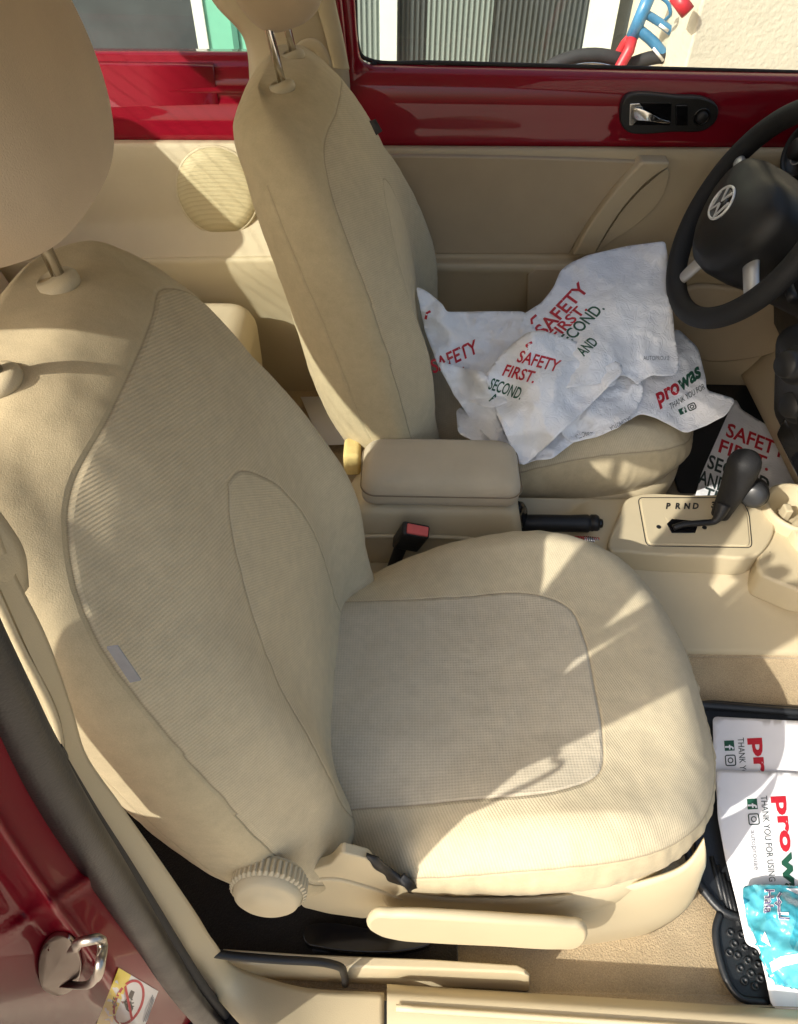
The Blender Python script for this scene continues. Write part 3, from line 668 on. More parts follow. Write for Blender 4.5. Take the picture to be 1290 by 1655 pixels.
# cream pillar foot trim running down into the sill
tr_out = [(-60, 860), (0, 965), (45, 1065), (95, 1165), (108, 1245), (160, 1335), (225, 1435), (290, 1530), (352, 1610), (430, 1690), (520, 1735), (621, 1755)]
tr_in = [(-40, 780), (18, 930), (64, 1020), (112, 1150), (134, 1218), (190, 1298), (258, 1392), (312, 1470), (345, 1520), (395, 1570), (480, 1596), (621, 1608)]
def zy(px, py, z=.382): return at(px, py, z=z)
A3 = [at(p[0], p[1], y=-.338) for p in tr_out[:7]]+[at(290, 1530, y=-.339), at(352, 1610, y=-.346), zy(430, 1690), zy(520, 1735), zy(621, 1755)]
B3 = [at(p[0], p[1], y=-.322) for p in tr_in[:8]]+[at(345, 1520, y=-.322), at(395, 1570, y=-.322), at(480, 1596, z=.352), at(621, 1606, z=.358)]
A3 = spl(A3, 160); B3 = spl(B3, 160); V = []; F = []
for i_ in range(160):
    for j_ in range(13):
        t_ = j_/12; V.append(A3[i_]*(1-t_)+B3[i_]*t_+np.array([0, -.005, .006])*(1-abs(2*t_-1)**2.6)*(1 if i_ < 110 else max(.35, 1-(i_-110)/50)))
for i_ in range(159):
    for j_ in range(12): F.append((i_*13+j_, (i_+1)*13+j_, (i_+1)*13+j_+1, i_*13+j_+1))
tri = mods(mesh('pillar_trim', V, F, M['plastic'], jf), solid=.005, offset=0)
tube('trim_joint', [at(p[0], p[1], y=-.349) for p in spl([(92, 1250), (103, 1246), (108, 1236), (107, 1222), (97, 1205)], 14)], .0012, M['black'], tri, n=8)
ribbon('pillar_trim', [(-60, 815), (-40, 850), (-20, 890), (-12, 950)], [(-30, 810), (2, 850), (26, 890), (34, 945)], -.33, -.31, M['plastic'], jf, n=40, bulge=.012, solid=.008)
# sill cover
def sillz(name, px0, px1, par):
    rows = [(1590, 1632, .335), (1596, 1638, .360), (1601, 1643, .372), (1608, 1650, .378), (1630, 1668, .380), (1660, 1694, .379), (1690, 1724, .372), (1712, 1746, .345)]
    f = lambda a, b, px: a+(b-a)*(px-622)/(1290-622)
    return ruledz(name, [(f(a, b, px0), f(a, b, px1), z) for a, b, z in rows], px0, px1, M['plastic'], par)
sill = sillz('sill_cover', 625.5, 1600, jf)
ribbon('sill_ridge', [(640, 1624), (1000, 1648), (1600, 1688)], [(640, 1634), (1000, 1657), (1600, 1697)], .384, .384, M['plastic'], sill, n=30, bulge=.003, solid=.002, axis='z', bdir=(0, 0, 1))
o = mesh('outer_sill', [at(300, 1760, y=-.40), at(1700, 1800, y=-.40), at(1700, 1800, y=-.40)+np.array([0, -.05, -.3]), at(300, 1760, y=-.40)+np.array([0, -.05, -.3])], [(0, 1, 2, 3)], M['red'], jf); mods(o, solid=.01)
# striker
st = thing('door_striker', 'bare steel door latch loop on the red jamb', 'door striker', J(110, 1550))
P = spl([(88, 1506), (112, 1508), (128, 1530), (132, 1565), (120, 1592), (96, 1602), (72, 1592), (64, 1560), (70, 1525)], 60, closed=True)
prism('striker_plate', [J(p[0], p[1], .0005) for p in P], (0, -.0035, 0), M['steel'], st, bevel=.0012)
c1, c2 = J(104, 1532, .004), J(110, 1592, .004)
lp = [J(96, 1535, .002), J(122, 1532, .010), J(146, 1519, .022), J(160, 1517, .027), J(166, 1528, .028), J(163, 1552, .028), J(152, 1583, .026), J(140, 1592, .022), J(118, 1592, .010), J(98, 1590, .002)]
tube('striker_loop', spl(lp, 60), .0030, M['steel'], st, n=14)
for q in ((88, 1534), (113, 1560)):
    rev('screw', [(.0045, 0), (.0045, -.0012), (.003, -.002), (.002, -.0012), (0, -.0012)], J(q[0], q[1], .0065), (0, 1, 0), M['chrome'], st, n=24)
# ---------------------------------------------------------------- sill-side fittings by the passenger seat
rc = thing('seat_rail_cover', 'long beige rail cover with blunt end under the seat adjuster handle', 'rail cover', (.1, -.31, .33))
secs = []
for px, top0, edge, low in ((360, 1534, 1556, 1578), (500, 1543, 1562, 1585), (700, 1551, 1568, 1594), (835, 1560, 1573, 1600), (848, 1566, 1576, 1602), (856, 1574, 1580, 1600)):
    k = .0 if px < 850 else .006
    secs.append([at(px, top0, z=.362-k), at(px, edge-3, z=.364-k), at(px, edge+1, z=.361-k), at(px, low, z=.31), at(px, low, z=.296), at(px, top0, z=.296)])
mods(loft('cover', secs, M['plastic'], rc), bevel=.002, seg=3, wn=True)
ba = thing('belt_anchor_bar', 'bent black metal belt bar lying along the sill', 'belt bar', (0, -.33, .4))
tube('bar', spl([at(320, 1535, y=-.325), at(360, 1543, y=-.325), at(450, 1551, y=-.325), at(525, 1556, y=-.325), at(548, 1562, y=-.325), at(556, 1574, y=-.325), at(558, 1590, y=-.325)], 40), .0048, M['black'], ba, n=14)
rl = thing('seat_rail', 'black plastic seat runner showing in the gap under the passenger seat', 'seat rail', (0, -.25, .33))
prism('runner', [at(p[0], p[1], z=.345) for p in spl([(490, 1506), (500, 1494), (530, 1490), (600, 1500), (690, 1508), (698, 1522), (660, 1536), (600, 1540), (520, 1532), (494, 1524)], 50, closed=True)], (0, 0, -.04), M['gloss_black'], rl, bevel=.004, seg=4)
prism('clip', [at(p[0], p[1], z=.33) for p in [(502, 1524), (536, 1528), (534, 1541), (506, 1539)]], (0, 0, -.02), M['black'], rl, bevel=.002)
o = box('under_seat_shade', (-.10, -.03, .318), (.52, .54, .02), M['seat_shade'], rl, bevel=.004)  # added dark sheet, stands in for the shaded void under the seat
# ---------------------------------------------------------------- seat trim on the outboard side
def sider(P, y, name, mat, th=.02, bev=.006, n=0, par=None, seg=4):
    return plate(name, P, y, mat, par if par is not None else ps, thick=th, bevel=bev, smoothn=n, seg=seg)
kc = at(430, 1459, y=-.318)
rev('recline_knob', [(0, -.0005), (.018, -.001), (.019, .0), (.028, -.0005), (.032, .002), (.0345, .007), (.035, .009), (.035, .029)], kc, (0.04, 1, -.22), M['plastic'], ps, n=60)
# knurled grip ring: one mesh, ribs modelled
V = []; F = []; n = 120
ax = np.array([.04, 1, -.22]); ax /= np.linalg.norm(ax); a_ = np.cross(ax, [0, 0, 1.0]); a_ /= np.linalg.norm(a_); b_ = np.cross(ax, a_)
for i in range(n):
    t = 2*math.pi*i/n; r = .0378+(.0012 if i % 3 < 2 else -.0018)
    for h in (.008, .011, .024, .027):
        rr = r if .009 < h < .026 else .0352
        V.append(kc+(a_*math.cos(t)+b_*math.sin(t))*rr+ax*h)
for i in range(n):
    for j in range(3): F.append((i*4+j, ((i+1) % n)*4+j, ((i+1) % n)*4+j+1, i*4+j+1))
fix_normals(mesh('knob_grip', V, F, M['plastic'], ps, False))
# hinge cover between knob and cushion
hc = plate('hinge_cover', rpoly([(486, 1415), (505, 1407), (534, 1398), (552, 1378), (598, 1390), (605, 1405), (624, 1415), (627, 1425), (656, 1434), (664, 1448), (656, 1473), (588, 1485), (530, 1477), (486, 1466)], 7, 4), -.266, M['plastic'], ps, thick=.012, bevel=.006, seg=5)
tube('cover_ridge', [at(p[0], p[1], y=-.2665) for p in spl([(500, 1422), (540, 1420), (590, 1432), (650, 1452)], 20)], .003, M['plastic'], hc)
plate('torn_gap', [(592, 1384), (612, 1391), (622, 1401), (648, 1421), (653, 1417), (675, 1436), (668, 1446), (662, 1474), (655, 1474), (660, 1446), (640, 1436), (622, 1430), (620, 1416), (603, 1408)], -.2655, M['black'], ps, thick=.004, bevel=0)
SHL = [-.262, -.268, -.270, -.262, -.240]
ribbon('side_trim', [(610, 1425), (700, 1448), (800, 1452), (920, 1446), (1040, 1424), (1110, 1395), (1138, 1355)], [(640, 1485), (740, 1512), (840, 1526), (950, 1529), (1050, 1506), (1112, 1462), (1134, 1405)], [-.262, -.264, -.266, -.262, -.248, -.236, -.214], [-.258, -.264, -.270, -.268, -.256, -.242, -.222], M['plastic'], ps, n=90, m=16, bulge=.006, solid=.004, bdir=(.15, -1, .2))
# long height lever
A = [(592, 1478), (640, 1474), (740, 1478), (840, 1484), (920, 1490), (948, 1497)]; B = [(594, 1505), (612, 1518), (660, 1526), (760, 1529), (860, 1534), (905, 1536), (940, 1534), (950, 1512)]
P = spl([(592, 1496), (600, 1485), (640, 1483), (740, 1487), (840, 1493), (920, 1498), (946, 1502), (951, 1511), (946, 1526), (932, 1534), (900, 1536), (800, 1531), (700, 1526), (640, 1521), (608, 1512), (594, 1502)], 90, closed=True)
prism('height_lever', [at(p[0], p[1], y=-.300+.006*math.sin((p[0]-592)/360*math.pi)*-1) for p in P], (0, .012, .0), M['plastic'], ps, bevel=.0055, seg=6)
tg = plate('fabric_tag', [(172, 1047), (190, 1045), (228, 1100), (210, 1104)], -.262, plain('grey_label', (.28, .29, .31), .6, var=.1, vs=80), ps, thick=.0015, bevel=.0003)
tg2 = plate('fabric_tag', [(597, 196), (607, 193), (618, 212), (608, 219)], .46, M['rubber'], ds, thick=.0015, bevel=0)
# ---------------------------------------------------------------- centre console
co = thing('centre_console', 'beige plastic centre console with selector gate between the two seats', 'console', (.5, .37, .40))
cp = [(.168, .34), (.170, .362), (.186, .372), (.25, .400), (.29, .424), (.300, .432), (.305, .452), (.315, .458), (.43, .458), (.44, .452), (.446, .432), (.455, .424), (.50, .40), (.53, .368)]
def tunnel(s, t):
    x = .10+1.25*s; f = pch(np.linspace(0, 1, len(cp)), cp)(t); z = f[1]
    if x < .42 and .31 < f[0] < .435: z -= .035*min(1, (.42-x)/.03)
    return (x, f[0], z+max(0, x-.9)*.25)
tag(grid('tunnel_cover', tunnel, 90, 120, M['plastic'], co))
# selector block
def dz_(P, z): return [at(p[0], p[1], z=z) for p in P]
blk = spl([(1013, 806), (1030, 799), (1120, 799), (1215, 801), (1238, 808), (1250, 826), (1252, 856), (1240, 882), (1222, 898), (1150, 899), (1020, 892), (985, 886), (984, 875), (1000, 835)], 90, closed=True)
prism('selector_block', dz_(blk, .474), (0, 0, -.05), M['plastic'], co, bevel=.008, seg=5)
gp = prism('gate_plate', dz_(rpoly([(1034, 806), (1195, 806), (1208, 830), (1213, 882), (1048, 879)], 9), .4765), (0, 0, -.006), M['plastic'], co, bevel=.0022)
tube('plate_gap', [p+np.array([0, 0, -.0005]) for p in dz_(rpoly([(1031, 804), (1197, 804), (1211, 829), (1216, 885), (1045, 882)], 9), .4745)], .0009, M['black'], gp, n=8, closed=True)
prism('gate_slot', dz_([(1078, 846), (1086, 838), (1120, 841), (1128, 850), (1124, 861), (1086, 861)], .4775), (0, 0, -.003), M['gloss_black'], gp, bevel=.001)
for a, b in ((1065, 851), (1139, 852)): prism('screw', [at(a, b, z=.478)+np.array([.0042*math.cos(t), .0042*math.sin(t), 0]) for t in np.linspace(0, 6.28, 16, endpoint=False)], (0, 0, -.003), M['black'], gp, bevel=.0005)
lipA = spl([(970, 880), (985, 890), (1020, 896), (1150, 903), (1222, 905), (1300, 906)], 40)
tube('block_joint', [p-np.array([0, 0, .0]) for p in [at(a, b, y=.3115-.0) for a, b in spl([(962, 898), (1100, 905), (1225, 904), (1245, 892)], 20)]], .0010, M['seam'], co, n=8)
prism('gate_slot', dz_(rpoly([(1074, 834), (1150, 834), (1152, 846), (1082, 845)], 4), .4772), (0, 0, -.002), M['plastic'], gp, bevel=.0008)
# cup holder and round lid at the front of the console
cc = at(1284, 818, z=.49)
rev('cup_holder', [(.060, -.07), (.062, -.01), (.060, -.001), (.056, .001), (.051, -.003), (.049, -.03), (0, -.035)], cc+np.array([.01, 0, 0]), (0, 0, 1), M['plastic'], co, n=60)
rounded('cup_clip', cc+np.array([-.012, -.004, -.014]), (.014, .02, .03), .003, M['plastic'], co)
prism('front_tray', dz_(rpoly([(1237, 872), (1256, 846), (1275, 834), (1430, 836), (1430, 965), (1300, 958), (1228, 928), (1222, 905)], 14), .464), (0, 0, -.06), M['plastic'], co, bevel=.007, seg=5)
rev('round_lid', [(.044, -.03), (.044, .004), (.041, .008), (.026, .009), (.023, .006), (0, .006)], at(1320, 866, z=.478), (0, 0, 1), M['plastic'], co, n=60)
# armrest box
def rrect(x0, x1, y0, y1, r, n=8):
    P = []
    for cx, cy, a0 in ((x1-r, y1-r, 0), (x0+r, y1-r, 90), (x0+r, y0+r, 180), (x1-r, y0+r, 270)):
        for k in range(n+1): a = R_(a0+90*k/n); P.append((cx+r*math.cos(a), cy+r*math.sin(a)))
    return P
def stack(name, levels, mat, par, sub=0):
    secs = [[(x, y, z) for x, y in rrect(x0, x1, y0, y1, r)] for (x0, x1, y0, y1, r, z) in levels]
    o = loft(name, secs, mat, par); return mods(o, subsurf=sub) if sub else o
ar = stack('armrest', [(.012, .262, .320, .428, .02, .560), (.006, .270, .313, .434, .024, .564), (.006, .272, .311, .436, .026, .585), (.008, .270, .313, .434, .028, .602), (.014, .264, .320, .428, .030, .613), (.026, .252, .332, .416, .028, .619), (.05, .22, .36, .39, .014, .621)], M['armcloth'], co, 1)
tube('armrest_seam', [(x, y, .590+.0) for x, y in rrect(.0055, .2735, .3100, .4370, .027, 10)], .0010, M['seam'], ar, n=8, closed=True)
stack('console_box', [(-.06, .30, .296, .446, .02, .36), (-.05, .295, .298, .444, .02, .43), (-.02, .285, .304, .440, .02, .50), (.0, .272, .312, .434, .02, .548), (.006, .268, .316, .430, .02, .559)], M['plastic'], co, 1)
tube('box_moulding', spl([(-.02, .300, .500), (.10, .300, .503), (.20, .301, .495), (.25, .302, .470), (.30, .300, .440)], 30), .004, M['plastic'], co)
stack('buckle_tray', [(-.12, .10, .205, .31, .02, .36), (-.12, .09, .215, .305, .02, .425), (-.11, .08, .225, .30, .02, .438)], M['plastic'], co, 1)
rev('socket', [(.0, .004), (.020, .004), (.024, 0), (.027, -.004), (.027, -.02)], at(842, 836, y=.345), (1, -.55, .25), M['gloss_black'], co, n=40)
# belt buckle
bk = thing('belt_buckle', 'black seat belt buckle with red release button beside the armrest', 'belt buckle', at(630, 925, y=.27))
bc = at(664, 868, y=.275); Rb = rotm('Y', 14)@rotm('X', 20)
b0 = box('buckle_body', bc, (.046, .024, .074), M['black'], bk, bevel=.005, rot=Rb, seg=4)
box('release_button', bc+Rb@np.array([.002, -.001, .0365]), (.036, .017, .006), M['redbtn'], bk, bevel=.002, rot=Rb)
tube('stem', [bc+Rb@np.array([0, 0, -.034]), bc+Rb@np.array([-.004, 0, -.055]), at(632, 925, y=.262)], [.012, .011, .010], M['black'], bk, flat=.45)
# handbrake
hb = thing('handbrake', 'black handbrake lever lying in the console tray', 'handbrake', at(860, 850, y=.37))
h0, h1 = at(840, 846, y=.375), at(972, 846, y=.375)
dv = (h1-h0)/np.linalg.norm(h1-h0)
rev('grip', [(0, 0), (.014, 0), (.0165, .01), (.0165, .05), (.0155, .09), (.0165, .118), (.0165, .124), (.0145, .126), (.0145, .128), (.0165, .130), (.0165, .139), (.014, .143), (0, .143)], h0, dv, M['black'], hb)
rev('release_button', [(.0, .15), (.008, .15), (.009, .147), (.009, .14)], h0, dv, M['gloss_black'], hb)
cl = thing('coiled_cord', 'small red and silver coil lying below the handbrake grip', 'coil', at(950, 870, z=.45))
P = [at(930+38*t, 872+2*t, z=.452)+np.array([0, .006*math.cos(t*60), .006*math.sin(t*60)]) for t in np.linspace(0, 1, 160)]
tube('coil', P, .0014, M['redbtn'], cl, n=8)
P = [at(944+22*t, 873+2*t, z=.452)+np.array([0, .0065*math.cos(t*40+1), .0065*math.sin(t*40+1)]) for t in np.linspace(0, 1, 100)]
tube('chrome_coil', P, .0015, M['chrome'], cl, n=8)
# gear lever
gl = thing('gear_lever', 'black automatic gear lever with grey thumb button standing in the selector gate', 'gear lever', at(1100, 852, z=.476))
tube('arm', spl([at(1088, 853, z=.480), at(1104, 848, z=.486), at(1135, 845, z=.488), at(1155, 842, z=.490), at(1163, 832, z=.50), at(1170, 815, z=.515)], 24), [.0055]*14+[.0055+.008*k/9 for k in range(10)], M['black'], gl, n=14, flat=1.0)
g0 = at(1164, 832, y=.385); g1 = at(1186, 790, y=.39); g2 = at(1202, 752, y=.395); g3 = at(1206, 733, y=.398)
tube('grip', spl([g0, g1, at(1194, 772, y=.393), g2, g3], 24), list(np.interp(np.linspace(0, 1, 24), [0, .3, .6, .85, .95, 1], [.016, .022, .0265, .028, .024, .011])), M['blacksoft'], gl, n=24)
bb = at(1219, 802, y=.372)
rev('thumb_button', [(.022, .028), (.0225, .006), (.020, .0), (.012, -.004), (0, -.005)], bb, (.35, .75, -.35), plain('grey_button', (.028, .029, .031), .35, var=.05), gl)
rev('button_collar', [(.020, .045), (.0245, .03), (.0248, .008), (.0225, .005)], bb, (.35, .75, -.35), M['black'], gl)
# ---------------------------------------------------------------- steering wheel
sw = thing('steering_wheel', 'black leather steering wheel with silver spokes and round emblem on its hub', 'steering wheel', (.66, .70, .88))
AX = np.array([-math.cos(R_(25)), 0, math.sin(R_(25))]); TY = np.array([0, 1.0, 0]); TT = np.array([math.sin(R_(25)), 0, math.cos(R_(25))]); WC = np.array([.662, .70, .885])
def W(a, b, h=0): return WC+TY*a+TT*b+AX*h       # a = towards the far door, b = up the wheel, h = towards the driver
ring(WC, TY, TT, .179, .0185, 'rim', M['blacksoft'], sw, n=140, m=24)
hubP = []
secs = []
for k, (sc, h) in enumerate(((1.0, -.045), (1.04, -.02), (1.03, .008), (.97, .022), (.80, .031), (.45, .037), (.1, .039))):
    P = spl([(0, .062), (.055, .060), (.088, .040), (.094, .0), (.078, -.045), (.045, -.082), (0, -.095), (-.045, -.082), (-.078, -.045), (-.094, 0), (-.088, .040), (-.055, .060)], 72, closed=True)
    secs.append([W(p[0]*sc*1.12, p[1]*sc*1.12, h*1.5) for p in P])
loft('airbag_cover', secs, M['black'], sw)
for a0, a1, wd in ((12, 15, .036), (203, 165, .042), (286, 238, .040)):
    d = np.array([math.cos(R_(a0)), math.sin(R_(a0))]); n_ = np.array([-d[1], d[0]]); secs = []
    for r, k, h in ((.060, 1.0, .002), (.10, .9, .004), (.14, .78, .003), (.172, .85, .002)):
        secs.append([W(*(d*r+n_*wd/2*k*c_), h+dd) for c_, dd in ((-1, -.006), (-.8, .004), (0, .007), (.8, .004), (1, -.006), (0, -.010))])
    mods(loft('spoke', secs, M['silver'], sw), subsurf=2)
ec = W(0.01, -.006, .0590)
em = ring(ec, TY, TT, .0275, .0024, 'emblem', M['emblem'], sw, n=64, m=10)
def bar2(P, wdt, name='emblem_stroke'):
    secs = []
    for i, p in enumerate(P):
        p = np.array(p); a = np.array(P[max(i-1, 0)]); b = np.array(P[min(i+1, len(P)-1)]); t = (b-a)/np.linalg.norm(b-a); nn = np.array([-t[1], t[0]])*wdt/2
        secs.append([ec-TY*(p[0]+s*nn[0])+TT*(p[1]+s*nn[1])+AX*h for s, h in ((-1, 0), (1, 0), (1, .003), (-1, .003))])
    return loft(name, secs, M['emblem'], em, smooth=False)
bar2([(-.0115, .0225), (0, .003), (.0115, .0225)], .0042); bar2([(-.0225, .010), (-.0125, -.021), (0, .001-.003)], .0042); bar2([(.0225, .010), (.0125, -.021), (0, -.002)], .0042)
rev('emblem_disc', [(.0265, -.002), (.0265, .0006), (0, .001)], ec, AX, M['gloss_black'], em)
tube('column', [W(0, 0, -.03), W(0, -.01, -.14), W(0, -.02, -.34)], [.062, .070, .085], M['black'], sw, n=32)
rounded('column_shroud', W(0, -.035, -.16), (.20, .15, .12), .03, M['black'], sw, rot=rotm('Y', 25))
tube('stalk', spl([W(-.05, -.02, -.06), W(-.12, -.03, -.055), W(-.17, -.035, -.05)], 10), .008, M['black'], sw)
# ---------------------------------------------------------------- dashboard
db = thing('dashboard', 'black dashboard with rounded pods at the right edge of the cabin', 'dashboard', (.9, .35, .5))
def dash(s, t):
    y = YC-.66+1.32*s; P = pch([0, .12, .3, .5, .7, 1], [(.93, .52), (.90, .60), (.875, .72), (.885, .82), (.95, .90), (1.35, .95)])(t)
    x = P[0]+.02*abs(2*s-1)**2; x += .06*(1-abs(2*s-1))*0; return (x, y, P[1])
mods(grid('dash_top', dash, 40, 40, M['black'], db), solid=.02)
def pod(c, r, nm, axis=(-1, -.1, .25)):
    return rev(nm, [(r*1.25, .12), (r*1.15, .03), (r, .002), (r*.93, -.006), (r*.84, .0), (r*.8, .008), (0, .008)], c, -np.array(axis, float), M['black'], db)
p1 = pod(at(1296, 243, y=.93), .052, 'switch_pod'); rev('light_switch', [(.020, 0), (.019, .014), (.015, .017), (0, .017)], at(1294, 243, y=.93), (-1, -.1, .25), M['black'], p1)
ring(at(1293, 243, y=.925), [0, 1, 0], [.25, 0, 1], .024, .0012, 'switch_ring', M['silver'], p1)
stk = rounded('centre_stack', at(1352, 650, y=.40), (.13, .22, .20), .03, M['black'], db, rot=rotm('Y', -20))
for a, b, r in ((1284, 590, .027), (1290, 655, .027)):
    q = at(a, b, y=.40); rev('heater_knob', [(r*1.1, .03), (r*1.1, 0), (r*.95, -.004), (r*.8, -.002), (r*.75, -.02), (r*.65, -.024), (0, -.024)], q, (1, .35, -.3), M['black'], stk)
rounded('switch_row', at(1305, 720, y=.38), (.05, .12, .06), .012, M['gloss_black'], db)
mods(grid('knee_panel', lambda s, t: (.93+.05*math.sin(math.pi*t)+.0*s, .46+.54*s, .34+.30*t), 20, 20, M['doorcard'], db), solid=.012)
# ---------------------------------------------------------------- paper, bags and printing
from mathutils.geometry import delaunay_2d_cdt
def inside(P, x, y):
    c = False; n = len(P); j = n-1
    for i in range(n):
        if ((P[i][1] > y) != (P[j][1] > y)) and x < (P[j][0]-P[i][0])*(y-P[i][1])/(P[j][1]-P[i][1])+P[i][0]: c = not c
        j = i
    return c
def sheet(name, outline, S, mat, parent, step=5, solid=.0012, sd=1):
    """sheet with a traced outline (photograph pixels); S gives the real 3D point under each"""
    rnd = random.Random(sd); P = [tuple(p) for p in outline]; B = []
    for i, p in enumerate(P):
        q = P[(i+1) % len(P)]; L = math.hypot(q[0]-p[0], q[1]-p[1]); k = max(1, int(L/step))
        for a in range(k): B.append((p[0]+(q[0]-p[0])*a/k, p[1]+(q[1]-p[1])*a/k))
    xs = [p[0] for p in P]; ys = [p[1] for p in P]; pts = [Vector(b) for b in B]; nb = len(B)
    y = min(ys); r = 0
    while y < max(ys):
        x = min(xs)+(step/2 if r % 2 else 0)
        while x < max(xs):
            if inside(B, x, y) and min((x-b[0])**2+(y-b[1])**2 for b in B[::2]) > (step*.6)**2: pts.append(Vector((x+rnd.uniform(-.2, .2)*step, y+rnd.uniform(-.2, .2)*step)))
            x += step
        y += step*.87; r += 1
    V, E, F, *_ = delaunay_2d_cdt(pts, [], [list(range(nb))], 1, 1e-5)
    o = mesh(name, [S(v[0], v[1]) for v in V], F, mat, parent)
    bm = bmesh.new(); bm.from_mesh(o.data); bmesh.ops.recalc_face_normals(bm, faces=bm.faces)
    up = sum((f.normal.dot(Vector([float(c) for c in (CAM-np.array(f.calc_center_median()))])) for f in bm.faces))
    if up < 0: bmesh.ops.reverse_faces(bm, faces=bm.faces)
    bm.to_mesh(o.data); bm.free()
    if solid: mods(o, solid=solid, offset=-1)
    return o
def text2(string, bold=0.0, cell=.18, shear=0, spacing=1.0):
    cu = bpy.data.curves.new('t', 'FONT'); cu.body = string; cu.size = 1.0; cu.offset = bold; cu.resolution_u = 3; cu.shear = shear; cu.space_character = spacing
    o = bpy.data.objects.new('t', cu); SC.collection.objects.link(o); dg = bpy.context.evaluated_depsgraph_get(); me = bpy.data.meshes.new_from_object(o.evaluated_get(dg)); bpy.data.objects.remove(o)
    bm = bmesh.new(); bm.from_mesh(me); bpy.data.meshes.remove(me)
    if not bm.verts: return [], []
    xs = [v.co.x for v in bm.verts]; ys = [v.co.y for v in bm.verts]
    for ax, lo, hi in ((0, min(xs), max(xs)), (1, min(ys), max(ys))):
        k = lo+cell
        while k < hi:
            co = (k, 0, 0) if ax == 0 else (0, k, 0); no = (1, 0, 0) if ax == 0 else (0, 1, 0)
            bmesh.ops.bisect_plane(bm, geom=bm.verts[:]+bm.edges[:]+bm.faces[:], plane_co=co, plane_no=no); k += cell
    bm.verts.index_update(); V = [(v.co.x, v.co.y) for v in bm.verts]; F = [tuple(v.index for v in f.verts) for f in bm.faces]; bm.free(); return V, F
def printed(name, string, S, o, r, u, mat, parent, bold=.0, off=.0012, width=None, spacing=1.0, shear=0):
    """lettering lying on the sheet S: o = pixel of the baseline start, r / u = pixels per em along / up; width fits the line to r's length"""
    V, F = text2(string, bold, spacing=spacing, shear=shear)
    if not V: return None
    if width:
        mx = max(v[0] for v in V); V = [(v[0]/mx, v[1]) for v in V]
    P = []
    for a, b in V:
        x, y = o[0]+r[0]*a+u[0]*b, o[1]+r[1]*a+u[1]*b; p = np.array(S(x, y)); d = CAM-p; P.append(p+d/np.linalg.norm(d)*off)
    return mesh(name, P, F, mat, parent, False)
def shape2(name, poly, S, mat, parent, off=.0012, step=6):
    P = rpoly(poly, .5, 1) if len(poly) > 2 else poly
    return sheet(name, poly, lambda x, y: np.array(S(x, y))+(CAM-np.array(S(x, y)))/np.linalg.norm(CAM-np.array(S(x, y)))*off, mat, parent, step=step, solid=0)
def stroke(name, P, wd, S, mat, parent, off=.0012, closed=False):
    P = [np.array(p, float) for p in P]; V = []; F = []; n = len(P)
    for i, p in enumerate(P):
        a = P[i-1] if (i > 0 or closed) else p; b = P[(i+1) % n] if (i < n-1 or closed) else p; t = b-a; t = t/(np.linalg.norm(t)+1e-9); nn = np.array([-t[1], t[0]])*wd/2
        for s in (-1, 1):
            q = p+nn*s; w_ = np.array(S(q[0], q[1])); d = CAM-w_; V.append(w_+d/np.linalg.norm(d)*off)
    for i in range(n if closed else n-1):
        j = (i+1) % n; F.append((2*i, 2*i+1, 2*j+1, 2*j))
    return mesh(name, V, F, mat, parent, False)
def idw(pts, pw=2.2):
    P = np.array([p[:2] for p in pts], float); Z = np.array([p[2] for p in pts], float)
    def f(x, y):
        d = ((P[:, 0]-x)**2+(P[:, 1]-y)**2+60.0)**(pw/2); w_ = 1/d; return float((w_*Z).sum()/w_.sum())
    return f
def crumple(p, seed, sc=13.0, amp=.007):
    q = Vector((p[0]*sc+seed, p[1]*sc-seed*.7, p[2]*sc))
    q2 = q+Vector((.25*noise.noise(q*1.3), .25*noise.noise(q*1.3+Vector((9, 2, 1))), 0))
    e1 = 1-abs(noise.noise(Vector((q2.x*.9+q2.y*.5, q2.y*.45-q2.x*.25, q2.z)))*2.2); e2 = 1-abs(noise.noise(Vector((q2.x*1.1-q2.y*1.4+7, q2.x*.9+q2.y*1.6, q2.z*2)))*2.2)
    e3 = 1-abs(noise.noise(q2*3.1+Vector((3, 1, 7)))*2.4)
    return amp*(max(e1, 0)**2*.9+max(e2, 0)**2.5*.7+max(e3, 0)**3*.42-.6)+amp*.8*noise.noise(q*.7)
def zsurf(f, seed=0, sc=13.0, amp=.007):
    def S(x, y):
        p = at(x, y, z=f(x, y)); k = crumple(p, seed, sc, amp) if amp else 0
        p = at(x, y, z=f(x, y)); d = CAM-p; d /= np.linalg.norm(d); return p+d*k
    return S
